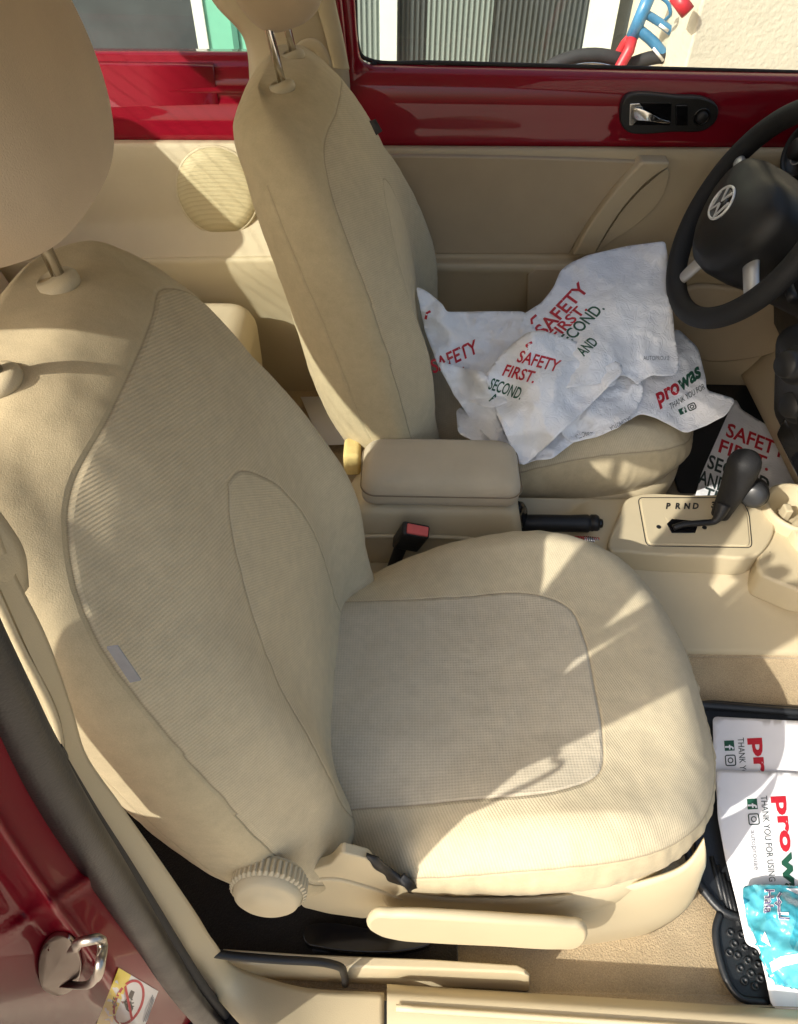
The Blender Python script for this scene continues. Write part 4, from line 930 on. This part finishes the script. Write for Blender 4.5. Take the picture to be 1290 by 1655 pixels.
def paper_mat(name, col=(.72, .73, .76), rough=.45, tr=.12):
    m, t, b = nodes(name); b.inputs['Roughness'].default_value = rough; b.inputs['Specular IOR Level'].default_value = .35
    tc = N(t, 'ShaderNodeTexCoord'); a = N(t, 'ShaderNodeTexNoise', i_Scale=30.0, i_Detail=4.0); v = N(t, 'ShaderNodeTexNoise', i_Scale=42.0, i_Detail=2.0, i_Distortion=1.6)
    nn = N(t, 'ShaderNodeTexNoise', i_Scale=14.0, i_Detail=3.0); mxv = N(t, 'ShaderNodeMix'); mxv.data_type = 'VECTOR'; mxv.inputs[0].default_value = .06
    t.links.new(tc.outputs['Object'], nn.inputs['Vector']); t.links.new(tc.outputs['Object'], mxv.inputs[4]); t.links.new(nn.outputs['Color'], mxv.inputs[5]); t.links.new(mxv.outputs[1], v.inputs['Vector'])
    t.links.new(tc.outputs['Object'], a.inputs['Vector'])
    r = N(t, 'ShaderNodeMapRange', i_From_Min=.3, i_From_Max=.7, i_To_Min=.95, i_To_Max=1.04); t.links.new(a.outputs[0], r.inputs[0]); hs = N(t, 'ShaderNodeHueSaturation'); hs.inputs['Color'].default_value = (*col, 1); t.links.new(r.outputs[0], hs.inputs['Value']); t.links.new(hs.outputs[0], b.inputs['Base Color'])
    vr = N(t, 'ShaderNodeMapRange', i_From_Min=0, i_From_Max=.10, i_To_Min=0, i_To_Max=1); t.links.new(math_(t, 'ABSOLUTE', math_(t, 'SUBTRACT', v.outputs[0], .5)), vr.inputs[0])
    bp = N(t, 'ShaderNodeBump', i_Strength=.5, i_Distance=.0014); t.links.new(math_(t, 'ADD', math_(t, 'MULTIPLY', vr.outputs[0], .7), a.outputs[0]), bp.inputs['Height']); t.links.new(bp.outputs[0], b.inputs['Normal'])
    return m
M['bag'] = paper_mat('white_plastic_bag', (.85, .855, .875)); M['paper'] = plain('white_paper', (.80, .80, .83), .7, spec=.2, var=.02, vs=20)
M['ink_red'] = plain('red_ink', (.50, .015, .03), .55, var=.08, vs=60); M['ink_green'] = plain('green_ink', (.012, .085, .05), .55, var=.1, vs=60); M['ink_dark'] = plain('dark_ink', (.03, .05, .05), .55, var=.1, vs=60)
M['ink_grey'] = plain('grey_ink', (.22, .23, .25), .6, var=.1, vs=60)
G_BAG = 'white printed bags heaped on the driver seat'
def social(S, ox, oy, r, u, par, gap=1.35):
    """square f mark and camera mark"""
    o = np.array([ox, oy], float); r = np.array(r, float); u = np.array(u, float)
    q = lambda a, b: tuple(o+r*a+u*b)
    shape2('thumb_mark', [q(0, 0), q(1, 0), q(1, 1), q(0, 1)], S, M['ink_green'], par, off=.0011, step=4)
    stroke('letter_f', [q(.62, .05), q(.62, .7), q(.72, .85), q(.88, .85)], max(1.5, .17*np.linalg.norm(r)), S, M['paper'], par, off=.0019)
    stroke('letter_f', [q(.42, .52), q(.88, .52)], max(1.3, .14*np.linalg.norm(r)), S, M['paper'], par, off=.0019)
    q2 = lambda a, b: tuple(o+r*(a+gap)+u*b)
    stroke('camera_mark', rpoly([q2(0, 0), q2(1, 0), q2(1, 1), q2(0, 1)], 3, 4), 1.9, S, M['ink_dark'], par, closed=True)
    stroke('camera_mark', [q2(.5+.24*math.cos(t), .5+.24*math.sin(t)) for t in np.linspace(0, 6.28, 20, endpoint=False)], 1.7, S, M['ink_dark'], par, closed=True)
def bag(label, outline, zpts, seed, amp=.007, sc=13, step=5, group=G_BAG, wob=1.0):
    P = rpoly(outline, 9, 4); f0 = idw(zpts); f = (lambda x, y: f0(x, y)-.018) if group == G_BAG else f0; S = zsurf(f, seed, sc, amp)
    cx = sum(p[0] for p in outline)/len(outline); cy = sum(p[1] for p in outline)/len(outline)
    t = thing('plastic_bag', label, 'bag', at(cx, cy, z=f(cx, cy)-.02), group)
    # slightly irregular edge
    Q = []
    for i, p in enumerate(P): Q.append((p[0]+wob*1.6*noise.noise(Vector((p[0]*.05, p[1]*.05, seed))), p[1]+wob*1.6*noise.noise(Vector((p[0]*.05, p[1]*.05, seed+5)))))
    sheet('film', Q, S, M['bag'], t, step=step, solid=.0008, sd=seed)
    return t, S
# lowest bag, hanging over the seat edge towards the console
tA, SA = bag('crumpled white bag at the bottom of the heap on the driver seat',
    [(738, 660), (820, 640), (900, 640), (1004, 632), (1010, 650), (1008, 668), (985, 692), (930, 712), (892, 742), (864, 744), (845, 752), (800, 735), (762, 712), (740, 700)],
    [(740, 680, .60), (840, 750, .575), (900, 735, .597), (1000, 690, .615), (1000, 640, .63), (820, 650, .625)], 31, .010, 16)
printed('web_line', 'AUTOPROUAE.COM', SA, (926, 705), (60, -26), (3, 11), M['ink_grey'], tA, width=1)
tB, SB = bag('white bag lying flat with large red and green shop name at the seat front',
    [(965, 590), (1040, 560), (1096, 530), (1128, 562), (1140, 608), (1142, 630), (1190, 645), (1176, 668), (1150, 684), (1108, 700), (1062, 676), (1035, 668), (1000, 690), (960, 660)],
    [(980, 600, .655), (1100, 560, .645), (1140, 610, .625), (1110, 698, .588), (1040, 660, .625), (990, 680, .625)], 12, .006)
printed('shop_name', 'pro', SB, (1063, 654), (43, -28), (6, 27), M['ink_red'], tB, bold=.035, width=1) if False else None
printed('shop_name', 'pro', SB, (1064, 653), (36, -20), (-10, -34), M['ink_red'], tB, bold=.035, width=1)
printed('shop_name', 'was', SB, (1101, 632), (33, -25), (-10, -34), M['ink_green'], tB, bold=.035, width=1)
printed('thanks_line', 'THANK YOU FOR', SB, (1084, 662), (56, -34), (-4, -13), M['ink_dark'], tB, width=1)
social(SB, 1100, 671, (11, -5), (-4, -9), tB)
# left rear bag against the backrest
tC, SC_ = bag('white bag reaching up against the driver seat backrest, leftmost of the heap',
    [(671, 462), (690, 470), (714, 490), (722, 504), (770, 503), (850, 503), (880, 560), (860, 640), (790, 660), (735, 640), (708, 590), (688, 540), (680, 500)],
    [(672, 464, .755), (716, 492, .735), (700, 560, .68), (760, 505, .69), (850, 505, .70), (800, 600, .66), (740, 630, .625)], 5, .010, 15)
printed('slogan', 'SAFETY', SC_, (700, 604), (74, -35), (-8, -30), M['ink_red'], tC, bold=.02, width=1)
printed('slogan', 'F', SC_, (742, 612), (12, -4), (-6, -22), M['ink_red'], tC, bold=.02, width=1)
stroke('quote_mark', [(688, 516), (690, 506), (696, 503)], 4, SC_, M['ink_red'], tC)
# big bag standing up against the steering wheel
tD, SD = bag('large white bag standing up against the steering wheel, topmost and widest of the heap',
    [(846, 506), (872, 492), (893, 468), (905, 440), (916, 428), (930, 421), (955, 411), (1010, 398), (1076, 389), (1079, 420), (1084, 470), (1090, 530), (1098, 588), (1096, 604), (1078, 607), (1052, 606), (1040, 612), (1030, 624), (1022, 612), (1008, 606), (960, 622), (900, 628), (850, 600), (836, 550)],
    [(850, 508, .70), (900, 455, .715), (960, 412, .74), (1076, 391, .765), (1084, 470, .735), (1096, 595, .665), (1030, 615, .66), (960, 560, .715), (900, 600, .69), (850, 560, .68), (1000, 480, .735)], 3, .007, 11)
printed('slogan', 'SAFETY', SD, (879, 545), (74, -78), (-25, -18), M['ink_red'], tD, bold=.02, width=1)
printed('slogan', 'FIRST.', SD, (898, 550), (52, -50), (-20, -14), M['ink_red'], tD, bold=.02, width=1)
printed('slogan', 'SECOND.', SD, (912, 564), (66, -65), (-23, -15), M['ink_green'], tD, bold=.015, width=1)
printed('slogan', 'AND', SD, (944, 576), (24, -22), (-20, -15), M['ink_green'], tD, bold=.015, width=1)
stroke('quote_mark', [(860, 524), (859, 516), (867, 509)], 4, SD, M['ink_red'], tD)
printed('web_line', 'AUTOPRO.AE', SD, (1040, 582), (42, 0), (0, -10), M['ink_grey'], tD, width=1)
# folded front bag
tE, SE = bag('white bag with its left side folded over beside the armrest, front of the heap',
    [(852, 537), (874, 533), (940, 556), (1008, 590), (1004, 606), (985, 622), (940, 668), (905, 700), (880, 724), (845, 754), (832, 735), (806, 676), (784, 606), (812, 570)],
    [(860, 538, .745), (1005, 598, .70), (940, 660, .665), (845, 752, .59), (800, 650, .655), (786, 608, .70), (880, 610, .715)], 9, .0075, 12)
printed('slogan', 'SAFETY', SE, (834, 584), (66, 17), (12, -26), M['ink_red'], tE, bold=.02, width=1)
printed('slogan', 'FIRST.', SE, (810, 606), (52, 13), (12, -25), M['ink_red'], tE, bold=.02, width=1)
printed('slogan', 'SECOND.', SE, (788, 628), (52, 18), (12, -25), M['ink_green'], tE, bold=.015, width=1)
printed('slogan', 'A', SE, (790, 648), (12, 3), (8, -18), M['ink_green'], tE, bold=.015, width=1)
stroke('quote_mark', [(852, 566), (851, 558), (860, 553)], 4, SE, M['ink_red'], tE)
tF, SF = bag('narrow folded flap of white film hanging beside the armrest, left of the front bag',
    [(706, 584), (740, 592), (780, 600), (788, 610), (806, 676), (832, 735), (840, 752), (812, 728), (770, 690), (735, 640)],
    [(708, 586, .69), (782, 602, .705), (836, 744, .585), (760, 680, .60), (740, 640, .64)], 17, .009, 14)
tH, SH = bag('thin white sheet edge peeping out below the large standing bag',
    [(880, 560), (1004, 590), (1036, 606), (1040, 640), (1030, 662), (1000, 690), (960, 708), (925, 716), (905, 700), (940, 640)],
    [(890, 570, .665), (1030, 610, .655), (1030, 660, .632), (925, 714, .600), (960, 640, .645)], 41, .008, 15)
printed('web_line', 'AUTOPRO.AE', SH, (985, 690), (34, -18), (3, 9), M['ink_grey'], tH, width=1)
# bag on the driver's side floor
tG, SG = bag('flat white bag with red and dark slogan on the floor behind the gear lever',
    [(1188, 642), (1200, 664), (1262, 700), (1400, 710), (1400, 812), (1120, 812), (1136, 760)],
    [(1190, 650, .335), (1130, 800, .325), (1290, 720, .32), (1290, 800, .318)], 21, .002, 9, group='white printed sheets')
for s_, o_, r_, u_, m_ in (('SAFETY', (1172, 704), (96, 38), (8, -30), 'ink_red'), ('FIRST.', (1159, 729), (82, 32), (8, -29), 'ink_red'), ('SECOND.', (1142, 755), (104, 42), (7, -30), 'ink_dark'), ('AND', (1128, 780), (44, 16), (7, -30), 'ink_dark'), ('THIRD', (1136, 806), (70, 26), (7, -28), 'ink_dark')):
    printed('slogan', s_, SG, o_, r_, u_, M[m_], tG, bold=.02, width=1)
stroke('quote_mark', [(1178, 692), (1178, 687), (1188, 689)], 4, SG, M['ink_red'], tG)
for a, b, ch in ((1076, 822, 'P'), (1091, 822, 'R'), (1105, 822, 'N'), (1119, 822, 'D'), (1149, 820, '3'), (1150, 829, '2')):
    printed('gear_letter', ch, lambda x, y: at(x, y, z=.4767), (a, b), (13, .5), (2, -13), M['black'], gp, bold=.05, off=.0006)
# ---------------------------------------------------------------- mats
pm = thing('floor_mat', 'black ridged rubber mat with moulded heel pad under the papers', 'floor mat', (.7, -.05, .30))
def fs(z, amp=0): return lambda x, y: at(x, y, z=z)
mo = [(1120, 1134), (1146, 1130), (1290, 1141), (1560, 1158), (1640, 1660), (1246, 1626), (1196, 1618), (1180, 1590), (1158, 1520), (1160, 1490), (1168, 1468), (1130, 1440), (1118, 1300)]
prism('mat_base', [at(p[0], p[1], z=.316) for p in rpoly(mo, 14)], (0, 0, -.010), M['matrubber'], pm, bevel=.003)
tube('mat_rim', [at(p[0], p[1], z=.319) for p in spl([(1100, 1300), (1118, 1400), (1140, 1442), (1170, 1474), (1205, 1488), (1235, 1530), (1250, 1600), (1262, 1680)], 40)], .006, M['matrubber'], pm)
tube('mat_rim', [at(p[0], p[1], z=.319) for p in spl([(1164, 1476), (1157, 1500), (1162, 1545), (1178, 1590), (1196, 1612), (1240, 1620)], 30)], .005, M['matrubber'], pm)
tube('mat_rim', [at(p[0], p[1], z=.320) for p in spl([(1118, 1138), (1290, 1151), (1560, 1168)], 20)], .007, M['matrubber'], pm)
for k, (a, b) in enumerate(((1197, 1512), (1212, 1520), (1186, 1526), (1203, 1532), (1219, 1540), (1191, 1545), (1208, 1553), (1224, 1560), (1196, 1566), (1213, 1574), (1228, 1582), (1203, 1586), (1180, 1508), (1220, 1594), (1178, 1540))):
    rev('mat_stud', [(.0055, -.001), (.005, .0025), (.0035, .0035), (.0025, .001), (0, .001)], at(a, b, z=.3165), (0, 0, 1), M['matrubber'], pm, n=16)
for k in range(4): tube('mat_ridge', [at(1150+9*k, 1385+14*k, z=.317), at(1168+9*k, 1455+14*k, z=.317)], .0035, M['matrubber'], pm)
dm = thing('floor_mat', 'black rubber mat in the driver footwell beneath the dashboard', 'floor mat', (.8, .70, .30))
prism('mat_base', [at(p[0], p[1], z=.312) for p in rpoly([(1040, 612), (1500, 640), (1500, 830), (1100, 800)], 10)], (0, 0, -.008), M['matrubber'], dm, bevel=.002)
# ---------------------------------------------------------------- printed paper sheets on the mat
def papersheet(label, outline, zp, seed):
    f = idw(zp); S = zsurf(f, seed, 7, .0012); cx = sum(p[0] for p in outline)/len(outline); cy = sum(p[1] for p in outline)/len(outline)
    t = thing('paper_sheet', label, 'paper', at(cx, cy, z=f(cx, cy)), 'printed paper sheets on the mat')
    sheet('sheet', rpoly(outline, 8, 4), S, M['paper'], t, step=9, solid=.0006, sd=seed); return t, S
t1, S1 = papersheet('white printed sheet farther from the sill, partly under the other sheet', [(1152, 1158), (1290, 1165), (1560, 1178), (1560, 1330), (1162, 1320), (1154, 1240)], [(1150, 1160, .328), (1290, 1160, .330), (1160, 1310, .324), (1550, 1250, .33)], 2)
t2, S2 = papersheet('white printed sheet nearest the sill with a blue packet lying on it', [(1158, 1244), (1290, 1249), (1560, 1262), (1560, 1665), (1290, 1636), (1256, 1632), (1246, 1622), (1238, 1580), (1226, 1534), (1206, 1526), (1190, 1455), (1172, 1385), (1160, 1320)], [(1160, 1250, .336), (1290, 1250, .336), (1170, 1385, .334), (1250, 1625, .332), (1550, 1450, .34), (1290, 1500, .340)], 4)
def prowash(S, par, ox, oy, k, rd, ud, nm=True):
    """shop name block reading down the sheet; ox,oy = start of the name, k = pixels per em"""
    o = np.array([ox, oy], float); r = np.array(rd, float); u = np.array(ud, float)
    printed('shop_name', 'pro', S, tuple(o), tuple(r*k*2.7), tuple(u*k), M['ink_red'], par, bold=.04, width=1)
    printed('shop_name', 'wash', S, tuple(o+r*k*2.8), tuple(r*k*3.9), tuple(u*k), M['ink_green'], par, bold=.04, width=1)
    o2 = o-u*k*.75-r*k*.02
    printed('thanks_line', 'THANK YOU FOR USING OUR', S, tuple(o2), tuple(r*k*5.0), tuple(u*k*.46), M['ink_dark'], par, width=1)
    printed('small_line', 'AUTO CARE SERVICES', S, tuple(o-u*k*.38+r*k*.4), tuple(r*k*1.4), tuple(u*k*.13), M['ink_grey'], par, width=1) if False else None
    social(S, *(o-u*k*1.45+r*k*.1), tuple(r*k*.50), tuple(u*k*.50), par, gap=1.45)
    printed('account_line', 'autoprouae', S, tuple(o-u*k*1.42+r*k*1.6), tuple(r*k*1.9), tuple(u*k*.38), M['ink_grey'], par, width=1)
prowash(S2, t2, 1254, 1286, 34, (.10, .995), (.96, -.04))
prowash(S1, t1, 1216, 1192, 33, (.08, .995), (.96, -.04))
# ---------------------------------------------------------------- tissue packet
tp = thing('tissue_packet', 'crinkled turquoise tissue packet lying on the printed sheet in the corner', 'tissue packet', at(1250, 1510, z=.34))
def film_mat():
    m, t, b = nodes('packet_film'); b.inputs['Roughness'].default_value = .22; b.inputs['Coat Weight'].default_value = .4
    tc = N(t, 'ShaderNodeTexCoord'); v = N(t, 'ShaderNodeTexVoronoi', i_Scale=36.0); n = N(t, 'ShaderNodeTexNoise', i_Scale=25.0, i_Detail=3.0)
    t.links.new(tc.outputs['Object'], v.inputs['Vector']); t.links.new(tc.outputs['Object'], n.inputs['Vector'])
    f = N(t, 'ShaderNodeMapRange', i_From_Min=.2, i_From_Max=.8); t.links.new(v.outputs['Color'], f.inputs[0])
    c = mixc(t, f.outputs[0], (.05, .36, .47), (.14, .50, .58)); t.links.new(c, b.inputs['Base Color'])
    bp = N(t, 'ShaderNodeBump', i_Strength=.6, i_Distance=.003); t.links.new(math_(t, 'ADD', v.outputs['Distance'], n.outputs[0]), bp.inputs['Height']); t.links.new(bp.outputs[0], b.inputs['Normal']); return m
M['film'] = film_mat()
tpo = [(1200, 1432), (1240, 1428), (1290, 1432), (1420, 1440), (1440, 1610), (1290, 1597), (1256, 1592), (1240, 1572), (1226, 1530), (1206, 1480)]
fz = idw([(1200, 1432, .352), (1300, 1430, .352), (1210, 1485, .352), (1240, 1572, .352), (1290, 1597, .352), (1275, 1480, .385), (1290, 1540, .388), (1380, 1520, .39), (1245, 1500, .374), (1430, 1600, .352)], 3)
ST = zsurf(fz, 8, 20, .006)
sheet('film', rpoly(tpo, 8, 4), ST, M['film'], tp, step=4, solid=.006, sd=3)
shape2('white_band', [(1244, 1556), (1262, 1546), (1292, 1541), (1400, 1548), (1400, 1562), (1292, 1556), (1266, 1562), (1248, 1572)], ST, M['paper'], tp, off=.0018)
shape2('dark_triangle', [(1201, 1450), (1212, 1456), (1203, 1462)], ST, plain('teal_ink', (.01, .16, .25), .3), tp, off=.0015, step=3)
shape2('pale_triangle', [(1236, 1505), (1246, 1530), (1230, 1520)], ST, M['paper'], tp, off=.0015, step=3)
shape2('pale_triangle', [(1270, 1436), (1290, 1446), (1300, 1436)], ST, M['paper'], tp, off=.0015, step=3)
M['ink_violet'] = plain('violet_ink', (.10, .08, .22), .4)
for nm_, mt, b_, of in (('name_outline', 'paper', .05, .0014), ('name', 'ink_violet', .0, .0022)):
    printed(nm_, 'Hala', ST, (1237, 1437), (-2, 39), (21, 0), M[mt], tp, bold=b_, off=of, width=1)
for nm_, mt, wd, of in (('script_outline', 'paper', 4.6, .0014), ('script', 'ink_violet', 2.2, .0022)):
    stroke(nm_, [(1262, 1443), (1257, 1450), (1259, 1455), (1262, 1458), (1258, 1464), (1253, 1460), (1258, 1455), (1259, 1466), (1259, 1476), (1275, 1477)], wd, ST, M[mt], tp, off=of)
    stroke(nm_, [(1259, 1462), (1259, 1474), (1260, 1484), (1276, 1485)], wd, ST, M[mt], tp, off=of)
# stray sheets behind
bs_ = thing('paper_sheet', 'blank white sheet lying on the rear floor behind the driver seat', 'paper', at(520, 680, z=.32))
prism('sheet', [at(p[0], p[1], z=.318) for p in [(486, 642), (560, 640), (640, 715), (520, 720)]], (0, 0, .001), M['paper'], bs_, bevel=0)
yc_ = thing('cleaning_cloth', 'folded yellow cloth tucked behind the armrest', 'cloth', at(565, 730, y=.40))
rounded('folded_cloth', at(570, 738, y=.43), (.03, .05, .05), .008, plain('yellow_cloth', (.66, .50, .20), .9, var=.1, vs=40, bump=.001, bs=300), yc_)
# ---------------------------------------------------------------- warning label on the jamb
wl = thing('warning_label', 'white and yellow airbag warning label stuck on the red jamb', 'label', J(210, 1610))
M['label_white'] = plain('label_white', (.72, .70, .68), .4, var=.03); M['label_yellow'] = plain('label_yellow', (.80, .60, .02), .4, var=.03)
SJ = lambda x, y: J(x, y, .0006)
shape2('label_face', [(192, 1564), (256, 1602), (210, 1720), (146, 1680)], SJ, M['label_white'], wl, off=.0003, step=8)
shape2('yellow_band', [(192, 1564), (212, 1576), (166, 1692), (146, 1680)], SJ, M['label_yellow'], wl, off=.0009, step=8)
shape2('triangle_mark', [(178, 1630), (190, 1626), (184, 1610)], SJ, M['black'], wl, off=.0014, step=4)
cxy = np.array([208, 1620.]); rr_ = np.array([20, 6.]); uu_ = np.array([14, -36.])
el = lambda t, k=1.0: tuple(cxy+rr_*math.cos(t)*k+uu_*math.sin(t)*k*.95)
stroke('prohibition_ring', [el(t) for t in np.linspace(0, 2*math.pi, 40, endpoint=False)], 4.0, SJ, M['ink_red'], wl, closed=True, off=.0016)
shape2('seat_figure', [(204, 1632), (200, 1620), (206, 1612), (212, 1600), (218, 1603), (214, 1614), (218, 1624), (212, 1638)], SJ, M['black'], wl, off=.0012, step=4)
stroke('prohibition_bar', [el(2.4), el(-.75)], 4.0, SJ, M['ink_red'], wl, off=.0020)
for k in range(5): stroke('text_line', [(232+3*k, 1652-1*k-14*k*.0+0), (247+1.2*k, 1608+k*3)], 1.2, SJ, M['ink_grey'], wl, off=.0012) if k < 3 else None
# ---------------------------------------------------------------- outside the far windows
def wallplate(name, x0, x1, r0, r1, y, mat, par, th=.05, bevel=.003):
    a = at(x0, r1, y=y); b = at(x1, r0, y=y); P = [(a[0], y, a[2]), (b[0], y, a[2]), (b[0], y, b[2]), (a[0], y, b[2])]
    return prism(name, P, (0, th, 0), mat, par, bevel)
M['stucco'] = plain('stucco', (.62, .56, .44), .95, spec=.1, var=.06, vs=6, bump=.003, bs=60)
M['darkglass'] = plain('dark_glass', (.05, .06, .065), .12, spec=.5, var=.3, vs=3)
M['frame_white'] = plain('window_frame_white', (.62, .68, .62), .5, var=.03)
M['mint'] = plain('mint_panel', (.16, .46, .33), .5, var=.05)
def blinds(name, c1, c2, period, ang=0):
    m, t, b = nodes(name); b.inputs['Roughness'].default_value = .6; b.inputs['Coat Weight'].default_value = 1.0; b.inputs['Coat Roughness'].default_value = .01; tc = N(t, 'ShaderNodeTexCoord'); sp_ = N(t, 'ShaderNodeSeparateXYZ'); t.links.new(tc.outputs['Object'], sp_.inputs[0])
    s = math_(t, 'ADD', math_(t, 'MULTIPLY', math_(t, 'SINE', math_(t, 'MULTIPLY', sp_.outputs[0], 6.283/period)), .5), .5); t.links.new(mixc(t, s, c1, c2), b.inputs['Base Color'])
    bp = N(t, 'ShaderNodeBump', i_Strength=.8, i_Distance=.01); t.links.new(s, bp.inputs['Height']); t.links.new(bp.outputs[0], b.inputs['Normal']); return m
M['blind'] = blinds('vertical_blind', (.11, .14, .13), (.22, .26, .24), .022); M['blind_dark'] = blinds('dark_blind', (.02, .025, .025), (.06, .07, .07), .022)
YH = 3.0
hw_ = thing('house_wall', 'cream stucco house wall beyond the driver door window', 'wall', (2.2, YH, 0))
a = at(1122, 50, y=2.20); prism('stucco_wall', [(a[0], 2.20, 0), (7, 2.20, 0), (7, 2.20, 2.6), (a[0], 2.20, 2.6)], (0, .9, 0), M['stucco'], hw_, bevel=.01)
a = at(1150, 0, y=3.02)
prism('upper_wall', [(-8, YH+.02, 2.2), (a[0], YH+.02, 2.2), (a[0], YH+.02, 3.2), (-8, YH+.02, 3.2)], (0, .3, 0), M['stucco'], hw_, bevel=.01)
prism('wall_base', [(-8, YH, 0), (a[0], YH, 0), (a[0], YH, .22), (-8, YH, .22)], (0, .3, 0), M['stucco'], hw_, bevel=.01)
def glazed(label, name, parts, cat, grp=None):
    xs = [at(p[1], 50, y=YH)[0] for p in parts]+[at(p[2], 50, y=YH)[0] for p in parts]
    t = thing(name, label, cat, (min(xs), YH, .2), grp)
    for nm, x0, x1, mat, dy in parts:
        a, b = at(x0, 50, y=YH)[0], at(x1, 50, y=YH)[0]
        prism(nm, [(a, YH+dy, .22), (b, YH+dy, .22), (b, YH+dy, 2.2), (a, YH+dy, 2.2)], (0, .04, 0), mat, t, bevel=.002)
    return t
glazed('dark glazed patio door with pale frame seen behind the first headrest', 'patio_door', [('glass_pane', -700, 60, M['blind_dark'], .03), ('door_frame', 60, 95, M['frame_white'], .0), ('glass_pane', 95, 316, M['darkglass'], .03), ('door_frame', 316, 334, M['frame_white'], 0)], 'door')
glazed('mint green panel between two patio doors', 'green_door', [('door_panel', 334, 400, M['mint'], .01), ('panel_edge', 374, 384, plain('mint_dark', (.06, .2, .15), .5), .0), ('door_panel', 400, 560, M['frame_white'], .02)], 'door')
glazed('sliding glass door with white frames and corrugated blinds behind the bicycle', 'patio_door', [('glass_pane', 560, 614, M['blind'], .03), ('door_frame', 614, 642, M['frame_white'], -.01), ('glass_pane', 642, 690, M['blind_dark'], .03), ('glass_pane', 690, 796, M['blind'], .03), ('glass_pane', 796, 948, M['blind_dark'], .035), ('door_frame', 948, 992, M['frame_white'], -.01), ('glass_pane', 992, 1200, M['darkglass'], .03)], 'door')
# ---------------------------------------------------------------- bicycle
YB = 2.45
bkk = thing('bicycle', 'small blue childs bicycle with red fork leaning by the stucco wall', 'bicycle', at(1010, 200, y=YB))
bkk.location.z = 0
for o_ in (): pass
M['blue'] = plain('blue_paint', (.05, .20, .38), .35, var=.15, vs=25, coat=.5); M['bikered'] = plain('bike_red', (.48, .03, .04), .4, var=.12, vs=30)
def Bk(px, py, dy=0): return at(px, py, y=YB+dy)
def wheel(cx, top, Rw, nm):
    c = Bk(cx, top); c = np.array([c[0], YB, c[2]-Rw]); c[2] = Rw+.006
    t_ = ring(c, [1, 0, 0], [0, 0, 1], Rw-.022, .022, nm, M['rubber'], bkk, n=80, m=14)
    ring(c, [1, 0, 0], [0, 0, 1], Rw-.048, .008, 'rim', M['chrome'], t_, n=60, m=8)
    for k in range(18):
        a = 2*math.pi*k/18; tube('spoke', [c, c+np.array([math.cos(a), 0, math.sin(a)])*(Rw-.05)], .0012, M['steel'], t_, n=5)
    rev('hub', [(0, -.04), (.016, -.04), (.016, .04), (0, .04)], c, (0, 1, 0), M['steel'], t_, n=16)
    return c
zt = Bk(968, 80)[2]; print('bike wheel top z', zt)
w1 = wheel(962, 80, zt/2, 'wheel'); w2 = wheel(1084, 84, zt/2, 'wheel')
htop, hbot = Bk(1046, 2), Bk(1022, 60)
tube('head_tube', [htop+(htop-hbot)*.3, hbot], .022, M['blue'], bkk, n=20)
tube('frame_tube', spl([Bk(1040, 20), Bk(1066, 36), Bk(1100, 62), Bk(1150, 96)], 16), .014, M['blue'], bkk, n=16)
tube('frame_tube', spl([Bk(1028, 45), Bk(1054, 66), Bk(1082, 102), Bk(1118, 160)], 16), .018, M['blue'], bkk, n=16)
for s in (-1, 1): tube('fork', [hbot+np.array([0, s*.0, 0]), hbot+np.array([-.01, s*.035, -.03]), w1+np.array([.02, s*.045, .12]), w1+np.array([0, s*.045, 0])], [.020, .019, .014, .010], M['bikered'], bkk, n=14)
tube('stem', [htop, htop+(htop-hbot)*.9+np.array([0, 0, .03])], .013, M['chrome'], bkk, n=12)
st2 = htop+(htop-hbot)*.9+np.array([0, 0, .03])
tube('handlebar', spl([st2+np.array([-.05, .26, .08]), st2+np.array([.0, .12, .05]), st2, st2+np.array([0, -.12, .05]), st2+np.array([.02, -.26, .02])], 24), .011, M['chrome'], bkk, n=12)
tube('hand_grip', [Bk(1092, -8, -.25), Bk(1112, 20, -.28)], .022, M['bikered'], bkk, n=16)
tube('cable', spl([Bk(1066, -6, -.1), Bk(1080, 6, -.1), Bk(1084, 20, -.1), Bk(1076, 32, -.05)], 20), .006, M['blue'], bkk, n=8)
for a, b, c_, d in ((1066, 40, 1080, 50), (1056, 78, 1072, 98)): tube('frame_lettering', [Bk(a, b, -.021), Bk(c_, d, -.021)], .005, M['label_white'], bkk, n=8)
sdl = w2+np.array([.02, 0, .66])
tube('seat_post', [w2+np.array([.04, 0, .30]), sdl], .013, M['chrome'], bkk, n=12); rounded('saddle', sdl+np.array([.02, 0, .02]), (.22, .12, .05), .02, M['black'], bkk)
